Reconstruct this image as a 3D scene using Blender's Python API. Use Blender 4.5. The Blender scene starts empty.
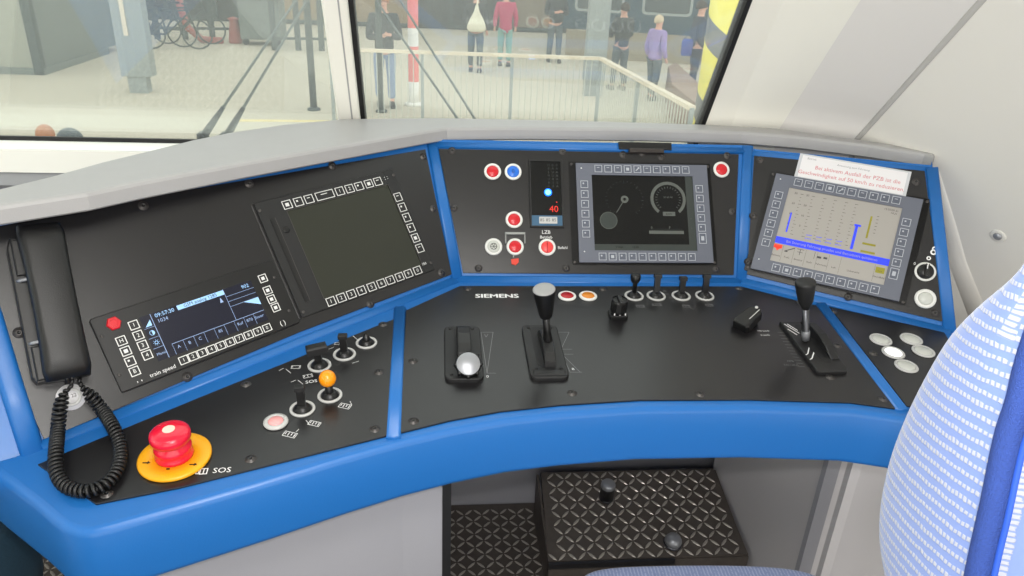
import bpy, bmesh, math, random
from mathutils import Vector as V, Matrix
random.seed(7)
SC = bpy.context.scene
COL = SC.collection
PI = math.pi
R_ = math.radians

# ------------------------------------------------------------------ camera
FOC = 740.0
CZ = 1.45
up = V((.042, .9085, .418)).normalized()
xa = V((.995, 0, -.1)); xa = (xa - up*xa.dot(up)).normalized(); ya = up.cross(xa)
RM = Matrix((xa, ya, up))
C0 = V((0, 0, CZ))
cam = bpy.data.cameras.new('camera'); camo = bpy.data.objects.new('camera', cam); COL.objects.link(camo)
cam.sensor_width = 36; cam.lens = FOC*36/1024; cam.clip_start = .02; cam.clip_end = 500
camo.matrix_world = Matrix.Translation(C0) @ RM.to_4x4()
SC.camera = camo
def ray(px, py): return RM @ V(((px-512)/FOC, -(py-288)/FOC, -1.))

class Plane:
    """a real surface of the cab: point + normal, with in-surface axes u (right) and v (up the slope)"""
    def __init__(s, p, n):
        s.p = V(p); s.n = V(n).normalized()
        u = V((0, 0, 1)).cross(s.n)
        if u.length < .2: u = V((1, 0, 0)); u = (u - s.n*u.dot(s.n))
        s.u = u.normalized(); s.v = s.n.cross(s.u)
    def at(s, px, py, off=0):
        d = ray(px, py); t = ((s.p + s.n*off) - C0).dot(s.n)/d.dot(s.n)
        return C0 + d*t
    def frame(s, px, py, ang=0, off=0):
        return s.frame_at(s.at(px, py, off), ang)
    def frame_at(s, o, ang=0):
        m = Matrix((s.u, s.v, s.n)).transposed().to_4x4()
        return Matrix.Translation(o) @ m @ Matrix.Rotation(R_(ang), 4, 'Z')
def plane3(a, b, c):
    n = (b-a).cross(c-a)
    if n.dot(C0-a) < 0: n = -n
    return Plane(a, n)
Cc = RM @ V((.268, .152, -1.515)) + C0
Cn = RM @ V((.099, .189, .977)).normalized(); Cn.x = 0
PC = Plane(Cc, Cn)
_a = PC.at(458, 279); _b = PC.at(742, 281)
PD = Plane((_a+_b)/2, (0, -math.sin(R_(5)), math.cos(R_(5))))
PD.u = V((1, 0, 0)); PD.v = PD.n.cross(PD.u)
PL = plane3(PC.at(430, 147), PD.at(457, 279), PD.at(42, 444))
PR = plane3(PC.at(747, 150), PD.at(742, 281), PD.at(948, 331))
def zp(z): return Plane((0, 0, z), (0, 0, 1))
def yp(y): return Plane((0, y, 0), (0, -1, 0))
def xp(x): return Plane((x, 0, 0), (-1, 0, 0))

# ------------------------------------------------------------------ materials
MATS = {}
def lin(c):
    f = lambda x: x/12.92 if x <= .04045 else ((x+.055)/1.055)**2.4
    return tuple(f(x/255) for x in c)
def mat(name, rgb, rough=.5, metal=0., spec=.5, noise=0, nscale=40, bump=0, bscale=200, emit=0, coat=0):
    if name in MATS: return MATS[name]
    m = bpy.data.materials.new(name); m.use_nodes = True; nt = m.node_tree; N = nt.nodes; L = nt.links
    b = N['Principled BSDF']; c = (*lin(rgb), 1)
    b.inputs['Base Color'].default_value = c
    b.inputs['Roughness'].default_value = rough; b.inputs['Metallic'].default_value = metal
    b.inputs['Specular IOR Level'].default_value = spec
    b.inputs['Coat Weight'].default_value = coat
    tc = None
    if noise or bump: tc = N.new('ShaderNodeTexCoord')
    if noise:
        t = N.new('ShaderNodeTexNoise'); t.inputs['Scale'].default_value = nscale; t.inputs['Detail'].default_value = 5
        L.new(tc.outputs['Object'], t.inputs['Vector'])
        mx = N.new('ShaderNodeMix'); mx.data_type = 'RGBA'
        mx.inputs[6].default_value = tuple(x*(1-noise) for x in c[:3])+(1,)
        mx.inputs[7].default_value = tuple(min(1, x*(1+noise)) for x in c[:3])+(1,)
        L.new(t.outputs['Fac'], mx.inputs[0]); L.new(mx.outputs[2], b.inputs['Base Color'])
    if bump:
        t = N.new('ShaderNodeTexNoise'); t.inputs['Scale'].default_value = bscale; t.inputs['Detail'].default_value = 3
        L.new(tc.outputs['Object'], t.inputs['Vector'])
        bp = N.new('ShaderNodeBump'); bp.inputs['Strength'].default_value = bump; bp.inputs['Distance'].default_value = .001
        L.new(t.outputs['Fac'], bp.inputs['Height']); L.new(bp.outputs['Normal'], b.inputs['Normal'])
    if emit:
        b.inputs['Emission Color'].default_value = c; b.inputs['Emission Strength'].default_value = emit
    MATS[name] = m
    return m
BLUE = mat('blue_shell', (30, 103, 176), .34, spec=.5, bump=.12, bscale=420)
PANEL = mat('black_panel', (23, 22, 24), .30, spec=.62, bump=.1, bscale=900, noise=.12, nscale=260)
HOOD = mat('hood_grey', (166, 165, 165), .45, bump=.15, bscale=500, noise=.03)
CREAM = mat('cream_wall', (240, 238, 228), .45, noise=.015, nscale=6)
WALLG = mat('grey_wall', (232, 229, 221), .55, noise=.02, nscale=5)
WALLD = mat('pillar_grey', (226, 223, 219), .55, noise=.015, nscale=5)
GASK = mat('rubber_black', (22, 22, 24), .6)
BLACK = mat('black_plastic', (15, 15, 16), .38, spec=.5)
BLACKM = mat('black_matt', (26, 26, 27), .5)
HAND = mat('handset_black', (17, 17, 18), .42, bump=.3, bscale=700)
WHITE = mat('white_plastic', (226, 226, 222), .4)
PRINT = mat('white_print', (235, 235, 235), .6)
PRINTD = mat('faint_print', (120, 120, 122), .6)
RED = mat('red_plastic', (205, 20, 35), .3, coat=.3)
REDD = mat('dark_red_plastic', (170, 14, 24), .3)
REDMUSH = mat('mushroom_red', (222, 18, 52), .25, coat=.4)
PINK = mat('pink_lens', (238, 165, 165), .3)
YEL = mat('yellow_plastic', (236, 166, 20), .35)
ORG = mat('orange_plastic', (245, 150, 10), .25, coat=.3)
AMB = mat('amber_lens', (215, 130, 30), .3)
BLUEB = mat('blue_button', (30, 110, 215), .3)
STEEL = mat('steel', (158, 160, 165), .36, metal=.55)
STEELD = mat('dark_steel', (95, 96, 100), .35, metal=1)
SCREWM = mat('screw_dark', (84, 81, 80), .4, metal=.6)
RING = mat('ring_grey', (190, 190, 188), .35)
BEZEL = mat('bezel_grey', (98, 102, 114), .5)
CAPG = mat('cap_grey', (150, 150, 150), .45)
KEYF = mat('key_outline', (176, 180, 188), .5)
KEYC = mat('key_face', (88, 93, 106), .5)
KEYW = mat('key_outline_white', (226, 226, 224), .5)
SCRB = mat('screen_dark', (14, 15, 16), .22, spec=.35)
SCROFF = mat('screen_off', (44, 46, 38), .3, spec=.4)
LCDN = mat('lcd_navy', (16, 18, 34), .25, emit=.35)
LCDL = mat('lcd_line', (128, 150, 185), .4, emit=.5)
LCDB = mat('lcd_light', (140, 180, 220), .4, emit=.55)
SCRG = mat('screen_grey', (150, 146, 140), .3, emit=.22)
SBLUE = mat('screen_blue', (40, 60, 225), .3, emit=.45)
SOLIVE = mat('screen_olive', (135, 130, 30), .3, emit=.2)
SRED = mat('screen_red', (215, 60, 40), .3, emit=.5)
SBLK = mat('screen_ink', (60, 58, 62), .4, emit=.15)
SDIM = mat('screen_dim', (84, 88, 84), .3, emit=.07)
SDIM2 = mat('screen_dimmer', (52, 58, 56), .3, emit=.04)
LEDB = mat('led_blue', (20, 110, 255), .3, emit=2.2)
LEDBC = mat('led_blue_core', (120, 200, 255), .3, emit=1.6)
LEDR = mat('led_red', (190, 40, 30), .3, emit=.8)
PAPER = mat('paper', (226, 224, 226), .35, coat=.3)
INKR = mat('ink_red', (205, 120, 128), .6)
INKD = mat('ink_grey', (150, 150, 155), .6)
WDIM = mat('window_blue_label', (52, 92, 122), .4)
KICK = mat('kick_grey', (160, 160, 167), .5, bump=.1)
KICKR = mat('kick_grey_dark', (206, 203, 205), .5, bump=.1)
FLOORM = mat('checker_steel', (84, 77, 72), .5, metal=.1, noise=.3, nscale=60, bump=.3, bscale=120)
BARM = mat('checker_bar', (176, 170, 162), .3, metal=.4)

# ------------------------------------------------------------------ mesh builder
TEXT = {}
def text_data(s):
    if s in TEXT: return TEXT[s]
    cu = bpy.data.curves.new('glyphs', 'FONT'); cu.body = s; cu.align_x = 'CENTER'; cu.align_y = 'CENTER'; cu.resolution_u = 2
    o = bpy.data.objects.new('glyphs', cu); COL.objects.link(o)
    dg = bpy.context.evaluated_depsgraph_get(); dg.update()
    me = bpy.data.meshes.new_from_object(o.evaluated_get(dg))
    r = ([v.co.copy() for v in me.vertices], [list(p.vertices) for p in me.polygons])
    bpy.data.objects.remove(o); bpy.data.curves.remove(cu); bpy.data.meshes.remove(me)
    TEXT[s] = r
    return r
class MB:
    def __init__(s): s.bm = bmesh.new(); s.mats = []
    def mi(s, m):
        if m not in s.mats: s.mats.append(m)
        return s.mats.index(m)
    def face(s, vs, m, smooth=False):
        try: f = s.bm.faces.new(vs)
        except ValueError: return None
        f.material_index = s.mi(m); f.smooth = smooth
        return f
    def verts(s, pts, M=None): return [s.bm.verts.new(M @ V(p) if M else V(p)) for p in pts]
    def poly(s, pts, m, M=None): return s.face(s.verts(pts, M), m)
    def prism(s, pts, z0, z1, m, M=None, bevel=0, mside=None):
        """closed slab over a 2D outline, optional chamfered top edge"""
        pts = [V((p[0], p[1])) for p in pts]; n = len(pts)
        ar = sum(pts[i].x*pts[(i+1) % n].y-pts[(i+1) % n].x*pts[i].y for i in range(n))
        if ar < 0: pts.reverse()
        rings = [(pts, z0)]
        if bevel:
            def ins(d):
                out = []
                for i in range(n):
                    a = (pts[i]-pts[i-1]).normalized(); b = (pts[(i+1) % n]-pts[i]).normalized()
                    na = V((-a.y, a.x)); nb = V((-b.y, b.x)); w = na+nb
                    k = d/max(.35, 1+na.dot(nb))
                    out.append(pts[i]+w*k)
                return out
            rings += [(pts, z1-bevel), (ins(bevel*.3), z1-bevel*.3), (ins(bevel), z1)]
        else: rings += [(pts, z1)]
        R = [s.verts([(p.x, p.y, z) for p in ps], M) for ps, z in rings]
        s.face(list(reversed(R[0])), m); s.face(R[-1], m)
        for a, b in zip(R, R[1:]):
            for i in range(n): s.face([a[i], a[(i+1) % n], b[(i+1) % n], b[i]], mside or m)
    def box(s, x0, x1, y0, y1, z0, z1, m, M=None, bevel=0):
        s.prism([(x0, y0), (x1, y0), (x1, y1), (x0, y1)], z0, z1, m, M, bevel)
    def rrect(s, cx, cy, w, h, r, z0, z1, m, M=None, bevel=0, k=4):
        s.prism(rr(cx, cy, w, h, r, k), z0, z1, m, M, bevel)
    def rframe(s, cx, cy, w, h, t, z0, z1, m, M=None):
        for a in ((cx-w/2, cx+w/2, cy+h/2-t, cy+h/2), (cx-w/2, cx+w/2, cy-h/2, cy-h/2+t),
                  (cx-w/2, cx-w/2+t, cy-h/2+t, cy+h/2-t), (cx+w/2-t, cx+w/2, cy-h/2+t, cy+h/2-t)):
            s.box(*a, z0, z1, m, M)
    def lathe(s, prof, m, M=None, seg=28, smooth=True, sx=1, sy=1):
        """prof: (radius, z) or (radius, z, material)"""
        rings = []
        for p in prof:
            r, z = p[0], p[1]
            if r <= 1e-6: rings.append(s.verts([(0, 0, z)], M))
            else: rings.append(s.verts([(r*sx*math.cos(2*PI*i/seg), r*sy*math.sin(2*PI*i/seg), z) for i in range(seg)], M))
        for k in range(len(rings)-1):
            a, b = rings[k], rings[k+1]; mm = prof[k+1][2] if len(prof[k+1]) > 2 else m
            for i in range(seg):
                j = (i+1) % seg
                if len(a) == 1 and len(b) == 1: continue
                if len(a) == 1: s.face([a[0], b[i], b[j]], mm, smooth)
                elif len(b) == 1: s.face([a[i], a[j], b[0]], mm, smooth)
                else: s.face([a[i], a[j], b[j], b[i]], mm, smooth)
        for rg, rev in ((rings[0], 1), (rings[-1], 0)):
            if len(rg) > 1: s.face(list(reversed(rg)) if rev else rg, prof[0][2] if rev and len(prof[0]) > 2 else (prof[-1][2] if len(prof[-1]) > 2 else m))
    def tube(s, pts, r, m, M=None, seg=10, closed=False, flat=1.0):
        pts = [V(p) for p in pts]; n = len(pts); rs = r if isinstance(r, (list, tuple)) else [r]*n
        rings = []; prev = None
        for i, p in enumerate(pts):
            t = (pts[(i+1) % n]-pts[i-1]) if closed else (pts[min(i+1, n-1)]-pts[max(i-1, 0)])
            t.normalize()
            if prev is None:
                a = t.orthogonal().normalized()
            else:
                a = prev - t*prev.dot(t)
                a = a.normalized() if a.length > 1e-6 else t.orthogonal().normalized()
            prev = a; b = t.cross(a)
            rings.append(s.verts([p+(a*math.cos(2*PI*k/seg)+b*math.sin(2*PI*k/seg)*flat)*rs[i] for k in range(seg)], M))
        rng = range(n) if closed else range(n-1)
        for i in rng:
            a, b = rings[i], rings[(i+1) % n]
            for k in range(seg): s.face([a[k], a[(k+1) % seg], b[(k+1) % seg], b[k]], m, True)
        if not closed:
            s.face(list(reversed(rings[0])), m); s.face(rings[-1], m)
    def bar(s, a, b, w, h, m, upv=(0, 0, 1)):
        a = V(a); b = V(b); t = (b-a); L = t.length; t.normalize(); x = t.cross(V(upv)).normalized(); y = x.cross(t)
        M = Matrix((x, y, t)).transposed().to_4x4(); M.translation = a
        s.box(-w/2, w/2, -h/2, h/2, 0, L, m, M)
    def loft(s, rings, m, M=None, cap=True, smooth=True):
        Rg = [s.verts(r, M) for r in rings]; n = len(Rg[0])
        for a, b in zip(Rg, Rg[1:]):
            for i in range(n): s.face([a[i], a[(i+1) % n], b[(i+1) % n], b[i]], m, smooth)
        if cap: s.face(list(reversed(Rg[0])), m, smooth); s.face(Rg[-1], m, smooth)
    def text(s, t, x, y, size, m, z=0, M=None, ang=0, sx=1):
        vs, fs = text_data(t)
        T = Matrix.Translation((x, y, z)) @ Matrix.Rotation(R_(ang), 4, 'Z')
        if M: T = M @ T
        w = [s.bm.verts.new(T @ V((v.x*size*sx, v.y*size, 0))) for v in vs]
        for f in fs: s.face([w[i] for i in f], m)
    def build(s, name, parent=None, M=None, bevel=0, fix=True):
        if fix: bmesh.ops.recalc_face_normals(s.bm, faces=s.bm.faces[:])
        me = bpy.data.meshes.new(name); s.bm.to_mesh(me); s.bm.free()
        for m in s.mats: me.materials.append(m)
        o = bpy.data.objects.new(name, me); COL.objects.link(o)
        if parent: o.parent = parent
        if M: o.matrix_basis = M
        if bevel:
            b = o.modifiers.new('bevel', 'BEVEL'); b.width = bevel; b.segments = 2; b.limit_method = 'ANGLE'; b.angle_limit = R_(40)
        return o
def rr(cx, cy, w, h, r, k=4):
    out = []
    for sx, sy, a0 in ((1, 1, 0), (-1, 1, 90), (-1, -1, 180), (1, -1, 270)):
        for i in range(k+1):
            a = R_(a0+90*i/k); out.append((cx+sx*(w/2-r)+r*math.cos(a), cy+sy*(h/2-r)+r*math.sin(a)))
    return out
def thing(name, label, cat, M=None, group=None):
    o = bpy.data.objects.new(name, None); COL.objects.link(o); o.empty_display_size = .02
    if M is not None: o.matrix_basis = M
    tag(o, label, cat, group); return o
def tag(o, label, cat, group=None, kind=None):
    o['label'] = label; o['category'] = cat
    if group: o['group'] = group
    if kind: o['kind'] = kind
    return o
def struct(o): o['kind'] = 'structure'; return o
def copy_tree(o, parent=None):
    c = o.copy(); COL.objects.link(c)
    if parent: c.parent = parent
    for ch in [x for x in bpy.data.objects if x.parent == o]: copy_tree(ch, c)
    return c
def loc(M, plane, px, py, off=0): return M.inverted() @ plane.at(px, py, off)

# ------------------------------------------------------------------ driver's desk
desk = thing('driver_desk', 'blue moulded train driver desk with black instrument panels and grey hood', 'desk', Matrix.Translation((.15, 1.1, 0)))
DI = desk.matrix_basis.inverted()
FD = {'L': PL.frame(200, 280), 'C': PC.frame(600, 210), 'R': PR.frame(840, 230)}
FDD = Matrix((PD.u, PD.v, PD.n)).transposed().to_4x4(); FD['D'] = Matrix.Translation(PD.at(560, 350)) @ FDD
PLN = {'L': PL, 'C': PC, 'R': PR, 'D': PD}
def dframe(px, py, ang=0, k='D', off=0):
    m = FD[k].copy(); m.translation = PLN[k].at(px, py, off); return m @ Matrix.Rotation(R_(ang), 4, 'Z')
def P2(k, pts): return [tuple(loc(FD[k], PLN[k], *p)[:2]) for p in pts]

shell = MB()
def slab(k, pts, z0=-.014, z1=-.0015): shell.prism(P2(k, pts), z0, z1, BLUE, DI @ FD[k])
slab('L', [(-70, 226), (428, 143), (458, 279), (42, 446), (30, 478), (-40, 505), (-120, 505)])
slab('C', [(429, 139), (749, 145), (742, 281), (457, 279)])
slab('R', [(746, 148), (932, 165), (952, 334), (741, 281)])
# top of the desk: outline between seams and the front rounding line
front = [(-150, 330), (-90, 385), (-40, 432), (0, 465), (44, 498), (60, 512), (70, 519.5), (82, 523.5), (94, 524), (110, 520), (180, 500), (260, 477), (340, 453), (398, 437), (450, 425), (505, 415), (560, 409), (640, 403.5), (750, 402.5), (850, 406), (900, 413), (960, 428), (1040, 452)]
fw = [PD.at(*p) for p in front]
top = [PD.at(*p) for p in [(1040, 360), (952, 333), (742, 281), (457, 279), (42, 446), (2, 461)]]
bot = [DI @ (p - PD.n*.0015) for p in fw+top]
f = shell.bm.faces.new([shell.bm.verts.new(p) for p in bot]); f.material_index = shell.mi(BLUE)
# rounded front rim swept along the front line
rings = []
for i, p in enumerate(fw):
    a = fw[max(i-1, 0)]; b = fw[min(i+1, len(fw)-1)]
    t = (b-a); t.z = 0; t.normalize(); o = V((t.y, -t.x, 0))
    pr = [(-.0, -.0015), (.004, -.002), (.0075, -.0038), (.0105, -.0075), (.0118, -.012), (.0130, -.05), (.0135, -.090), (.0125, -.096), (.008, -.0995), (-.075, -.101), (-.075, -.02)]
    rings.append([DI @ (p + o*x + V((0, 0, z))) for x, z in pr])
Rg = [[shell.bm.verts.new(v) for v in r] for r in rings]
for a, b in zip(Rg, Rg[1:]):
    for i in range(len(a)-1): shell.face([a[i], a[i+1], b[i+1], b[i]], BLUE, i < 8)
# raised moulded ribs between the panels
def rib(pts, r=.0085, h=.0036, n=None, rd=None):
    """flat moulded rib with rounded shoulders"""
    w = r*1.25; rd = rd or h*1.2; n = n or (PC.n+PD.n).normalized()
    rings = []
    for i, p in enumerate(pts):
        t = (pts[min(i+1, len(pts)-1)]-pts[max(i-1, 0)]).normalized(); x = n.cross(t).normalized()
        sec = [(-w, -.006), (-w, h-rd), (-w+rd*.12, h-rd*.5), (-w+rd*.5, h-rd*.12), (-w+rd, h), (w-rd, h), (w-rd*.5, h-rd*.12), (w-rd*.12, h-rd*.5), (w, h-rd), (w, -.006)]
        rings.append([DI @ (p+x*u+n*v) for u, v in sec])
    shell.loft(rings, BLUE)
def off(p, k, d): return p - PLN[k].n*d
rib([PC.at(432, 141), PC.at(457.5, 279)], .009, n=(PC.n+PL.n).normalized())
rib([PC.at(748, 146), PC.at(741.5, 281)], .009, n=(PC.n+PR.n).normalized())
rib([PC.at(457.5, 279.5), PC.at(741.5, 281.5)], .0075)
rib([PD.at(457.5, 279.5), PD.at(250, 362), PD.at(42, 446)], .0075)
rib([PD.at(741.5, 281), PD.at(950, 332)], .0075)
rib([PR.at(932, 168), PR.at(950, 333)], .009, n=PR.n)
rib([off(PC.at(435, 144), 'C', .003), off(PC.at(748, 150), 'C', .003)], .007)
rib([off(PR.at(748, 153), 'R', .003), off(PR.at(931, 170), 'R', .003)], .006, n=PR.n)
rib([off(PL.at(-60, 233), 'L', .001), off(PL.at(130, 198), 'L', .002), off(PL.at(430, 143), 'L', .008)], .0065, n=PL.n)
# thick rounded flange on the left of the left panel and its foot
rib([PL.at(-40, 228), PL.at(-9, 318), PL.at(12, 388), PL.at(37, 466)], .0115, h=.007, n=PL.n, rd=.007)
# divider strips on the desk top
for pts in ([(400, 308), (393.5, 438)], [(821, 304), (902, 410)]):
    a, b = PD.at(*pts[0]), PD.at(*pts[1])
    rib([a, b], .0085, n=PD.n)
# right side closing wall and back of the console
def wallquad(a, b, z, m=BLUE):
    vs = [a, b, V((b.x, b.y, z)), V((a.x, a.y, z))]
    shell.face([shell.bm.verts.new(DI @ p) for p in vs], m)
rt = PR.at(932, 161); rb = PR.at(952, 334)
shell.face([shell.bm.verts.new(DI @ p) for p in (rt, rb, V((rb.x+.02, rb.y+.2, rb.z)), V((rt.x+.02, rt.y+.05, rb.z)))], BLUE)
# closed left end of the console behind the left panel
la, lb = PL.at(-72, 226, -.004), PL.at(-112, 430, -.004)
lc, ld = V((lb.x-.02, lb.y+.42, lb.z-.02)), V((la.x-.01, la.y+.20, la.z-.14))
wq = [DI @ p for p in (la, lb, lc, ld)]
shell.loft([[p, q, q+V((-.006, 0, 0)), p+V((-.006, 0, 0))] for p, q in ((wq[0], wq[1]), (wq[3], wq[2]))], BLUE, smooth=False)
fill = [DI @ (p-PD.n*.0015) for p in fw[:4]]+[DI @ V((fw[3].x+.10, fw[3].y+.22, fw[3].z)), DI @ V((fw[0].x+.18, fw[0].y+.30, fw[0].z+.02))]
shell.face([shell.bm.verts.new(p) for p in fill], BLUE)
sh = shell.build('shell', desk)

# hood ------------------------------------------------------------
HZ = 1.113
hz = zp(HZ)
hf = [hz.at(*p) for p in [(-80, 217), (0, 205.5), (87, 192.6), (140, 181.6), (240, 163), (340, 145.5), (430, 130), (447, 127.5), (520, 127), (640, 128.5), (742, 131.5), (800, 136), (870, 144.5), (925, 153), (934, 156)]]
hb = [hz.at(*p) for p in [(937, 152), (925, 148.5), (857, 139), (776, 131-3), (700, 124), (600, 121), (540, 119.5), (440, 117.5), (345, 118.5), (285, 124), (230, 132), (190, 140), (150, 150), (100, 162), (50, 176), (0, 188), (-80, 205)]]
h = MB()
def hoodring(inset, z):
    pts = hf+hb; c = []
    n = len(pts)
    for i in range(n):
        a = (pts[i]-pts[i-1]); b = (pts[(i+1) % n]-pts[i]); a.z = b.z = 0
        a = a.normalized() if a.length > 1e-6 else b.normalized(); b = b.normalized()
        na = V((-a.y, a.x, 0)); nb = V((-b.y, b.x, 0))
        c.append(DI @ V((*(pts[i]+(na+nb)*(inset/max(.5, 1+na.dot(nb))))[:2], z)))
    return c
h.loft([hoodring(.004, HZ-.028), hoodring(0, HZ-.025), hoodring(0, HZ-.006), hoodring(.002, HZ-.002), hoodring(.006, HZ)], HOOD, smooth=False)
h.build('hood', desk)

# black panels ------------------------------------------------------
def panel(k, pts, name='instrument_panel', zt=.0016):
    b = MB(); b.prism(P2(k, pts), -.0014, zt, PANEL, None, .0006)
    o = b.build(name, desk, DI @ FD[k]); return o
pL = panel('L', [(-40, 229), (425, 149.5), (451.5, 274.5), (300, 332), (44, 440), (30, 410), (3, 318), (-14, 262)])
pC = panel('C', [(438.5, 149), (738.5, 154.5), (733.5, 275), (463, 273)])
pR = panel('R', [(754, 156), (924.5, 171), (944, 322), (747, 274.5)])
pDL = panel('D', [(38, 465), (96, 504.5), (180, 488), (388, 436), (395.5, 319), (200, 398)])
pDC = panel('D', [(406, 311), (460, 286.5), (741, 287), (816, 306), (895, 409), (850, 403), (750, 400), (640, 400.5), (560, 405.5), (500, 412), (450, 421), (399.5, 433.5)])
pDR = panel('D', [(829, 307), (944, 333), (985, 400), (1000, 425), (906, 406)])

def screws(k, par, pts, r=.0042):
    for p in pts:
        b = MB(); c = loc(FD[k], PLN[k], *p); M = Matrix.Translation((c.x, c.y, .0016))
        b.lathe([(r*1.9, -.0004, PANEL), (r*1.9, .0003, PANEL), (r, .0003, SCREWM), (r*.95, .0016, SCREWM), (r*.6, .002, SCREWM), (r*.5, .0008, BLACK), (0, .0008, BLACK)], SCREWM, M, seg=12)
        b.build('screw', par)
screws('L', pL, [(143, 206), (19, 333), (249, 184), (332, 166), (433, 209), (441, 273), (370, 304), (187, 377), (423, 157)])
screws('C', pC, [(452, 151), (454, 208), (478.5, 268.5), (562.5, 152), (566, 268.5), (623, 155), (642, 153.5), (661, 157), (727, 156), (732, 212), (716, 269.5)])
screws('R', pR, [(760, 160), (753, 216), (916, 182), (935, 313), (848, 297), (748, 262)])
screws('D', pDL, [(246, 385), (383, 325), (379, 373), (375, 430), (251, 460), (107, 495)])
screws('D', pDC, [(413, 362), (413.5, 422), (468, 289.5), (603, 290), (739, 289), (572, 394), (830, 378), (883, 400), (800, 303), (700, 395)])
screws('D', pDR, [(833, 312), (873, 354), (837, 346)])

def lettering(k, par, items, name='lettering'):
    """items: (text, px, py, size in m, rotation, material)"""
    b = MB()
    for t, x, y, s, a, m in items:
        c = loc(FD[k], PLN[k], x, y); b.text(t, c.x, c.y, s, m, z=.0019, ang=a)
    return b.build(name, par)
lettering('C', pC, [('LZB', 546, 232.5, .0105, 0, PRINT), ('Betrieb', 546, 237.5, .0085, 0, PRINT)]); lettering('C', pC, [('Befehl', 562.5, 248, .008, 0, PRINT)])
bb = MB()
c = loc(FD['D'], PD, 497, 297)
for i_, (dx, dy) in enumerate(((0, 0), (.0008, 0), (-.0008, 0), (0, .0005), (0, -.0005))): bb.text('SIEMENS', c.x+dx, c.y+dy, .0195, PRINT, z=.0019+i_*.00005, sx=1.14)
bb.build('brand_lettering', pDC)
def marks(k, par, segs, m=PRINT, w=.0009, name='scale_marks', z=.0017):
    b = MB()
    for a, c in segs:
        p = loc(FD[k], PLN[k], *a); q = loc(FD[k], PLN[k], *c); d = (q-p).normalized(); n = V((-d.y, d.x, 0))*w/2
        b.poly([(p+n)[:2]+(z,), (p-n)[:2]+(z,), (q-n)[:2]+(z,), (q+n)[:2]+(z,)], m)
    return b.build(name, par)
marks('D', pDC, [((481, 333), (493, 333)), ((481, 333), (487, 374)), ((493, 333), (487, 374)), ((487, 374), (496, 374)), ((484.5, 335), (486, 338)), ((488, 335), (486, 338))], PRINTD)
marks('D', pDC, [
    ((558, 333), (569, 333)), ((569, 333), (561, 350)), ((558, 333), (561, 350)), ((561, 350), (572, 350)), ((562, 355), (573, 355)), ((562, 355), (580, 373)), ((562, 355), (570, 373)), ((570, 373), (582, 373)), ((573, 369), (575, 371))], PRINTD)
lettering('D', pDC, [('0', 487.5, 377.5, .009, 0, PRINT), ('B', 573, 370, .008, 0, PRINT)])
segs = []
for i in range(12):
    f = i/11; x = 786+f*21; y = 333+f*34
    segs.append(((x-9, y), (x-2.5, y+.4)))
marks('D', pDC, segs, PRINTD)
lettering('D', pDC, [('100 km/h', 763, 331.8, .006, 0, PRINT), ('0 km/h', 765, 336, .006, 0, PRINT), ('AFB', 790, 362, .007, -4, PRINTD), ('EIN / AUS', 791, 366, .006, -4, PRINTD)])
# small icon prints beside the switches
def icon(k, par, px, py, w=.014, h=.008, n=4, m=PRINTD, ang=0):
    b = MB(); c = loc(FD[k], PLN[k], px, py); M = Matrix.Translation((c.x, c.y, .0018)) @ Matrix.Rotation(R_(ang), 4, 'Z')
    w *= .8; h *= .8; b.rframe(0, 0, w, h, w*.04, 0, .0002, m, M)
    for i in range(n):
        x = -w*.36+w*.72*i/max(1, n-1); b.box(x-w*.028, x+w*.028, -h*.3*(1 if i % 2 else .4), h*.33, 0, .0002, m, M)
    b.build('pictogram', par)
for a in ((640, 307, .02, .010), (656.5, 305.5, .022, .009), (686, 307, .018, .011), (709, 306, .018, .010)): icon('D', pDC, *a)
lettering('D', pDC, [('75', 664.5, 292, .007, 0, PRINTD), ('50', 667, 295, .007, 0, PRINTD), ('25', 670, 298.5, .007, 0, PRINTD), ('0', 672.5, 302, .007, 0, PRINTD)], 'dial_numbers')
for a in ((290, 435.5, .024, .013, 4, PRINT, -20), (314.5, 424.5, .022, .012, 4, PRINT, -20), (345, 407, .022, .013, 4, PRINT, -20)): icon('D', pDL, *a)
marks('D', pDL, [((306, 421), (310, 426)), ((296, 433), (299, 430)), ((350, 402), (352, 406)), ((279, 371.5), (284, 369)), ((286, 370), (291, 374)), ((291, 383), (296, 381)), ((298, 381), (303, 385)), ((329, 350), (334, 348)), ((352, 364), (359, 362)), ((353, 336.5), (358, 341))], PRINT, .0007)
for a in ((296, 368, .018, .010, 2, PRINT, 0), (308, 377, .018, .010, 3, PRINT, 20), (337, 344.5, .010, .008, 1, PRINT, 0)): icon('D', pDL, *a)
lettering('D', pDL, [('SOS', 311.5, 382.5, .0105, 14, PRINT)])
b = MB(); c = loc(FD['D'], PD, 217.5, 471.5)
b.text('SOS', c.x+.006, c.y, .0135, PRINT, z=.0019, ang=3); M = Matrix.Translation((c.x-.017, c.y-.001, .0018)) @ Matrix.Rotation(R_(3), 4, 'Z')
b.rframe(0, 0, .010, .011, .0012, 0, .0002, PRINT, M); b.box(-.0006, .0006, -.005, .005, 0, .0002, PRINT, M); b.rframe(-.0075, 0, .004, .009, .001, 0, .0002, PRINT, M)
b.build('lettering', pDL)
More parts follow.
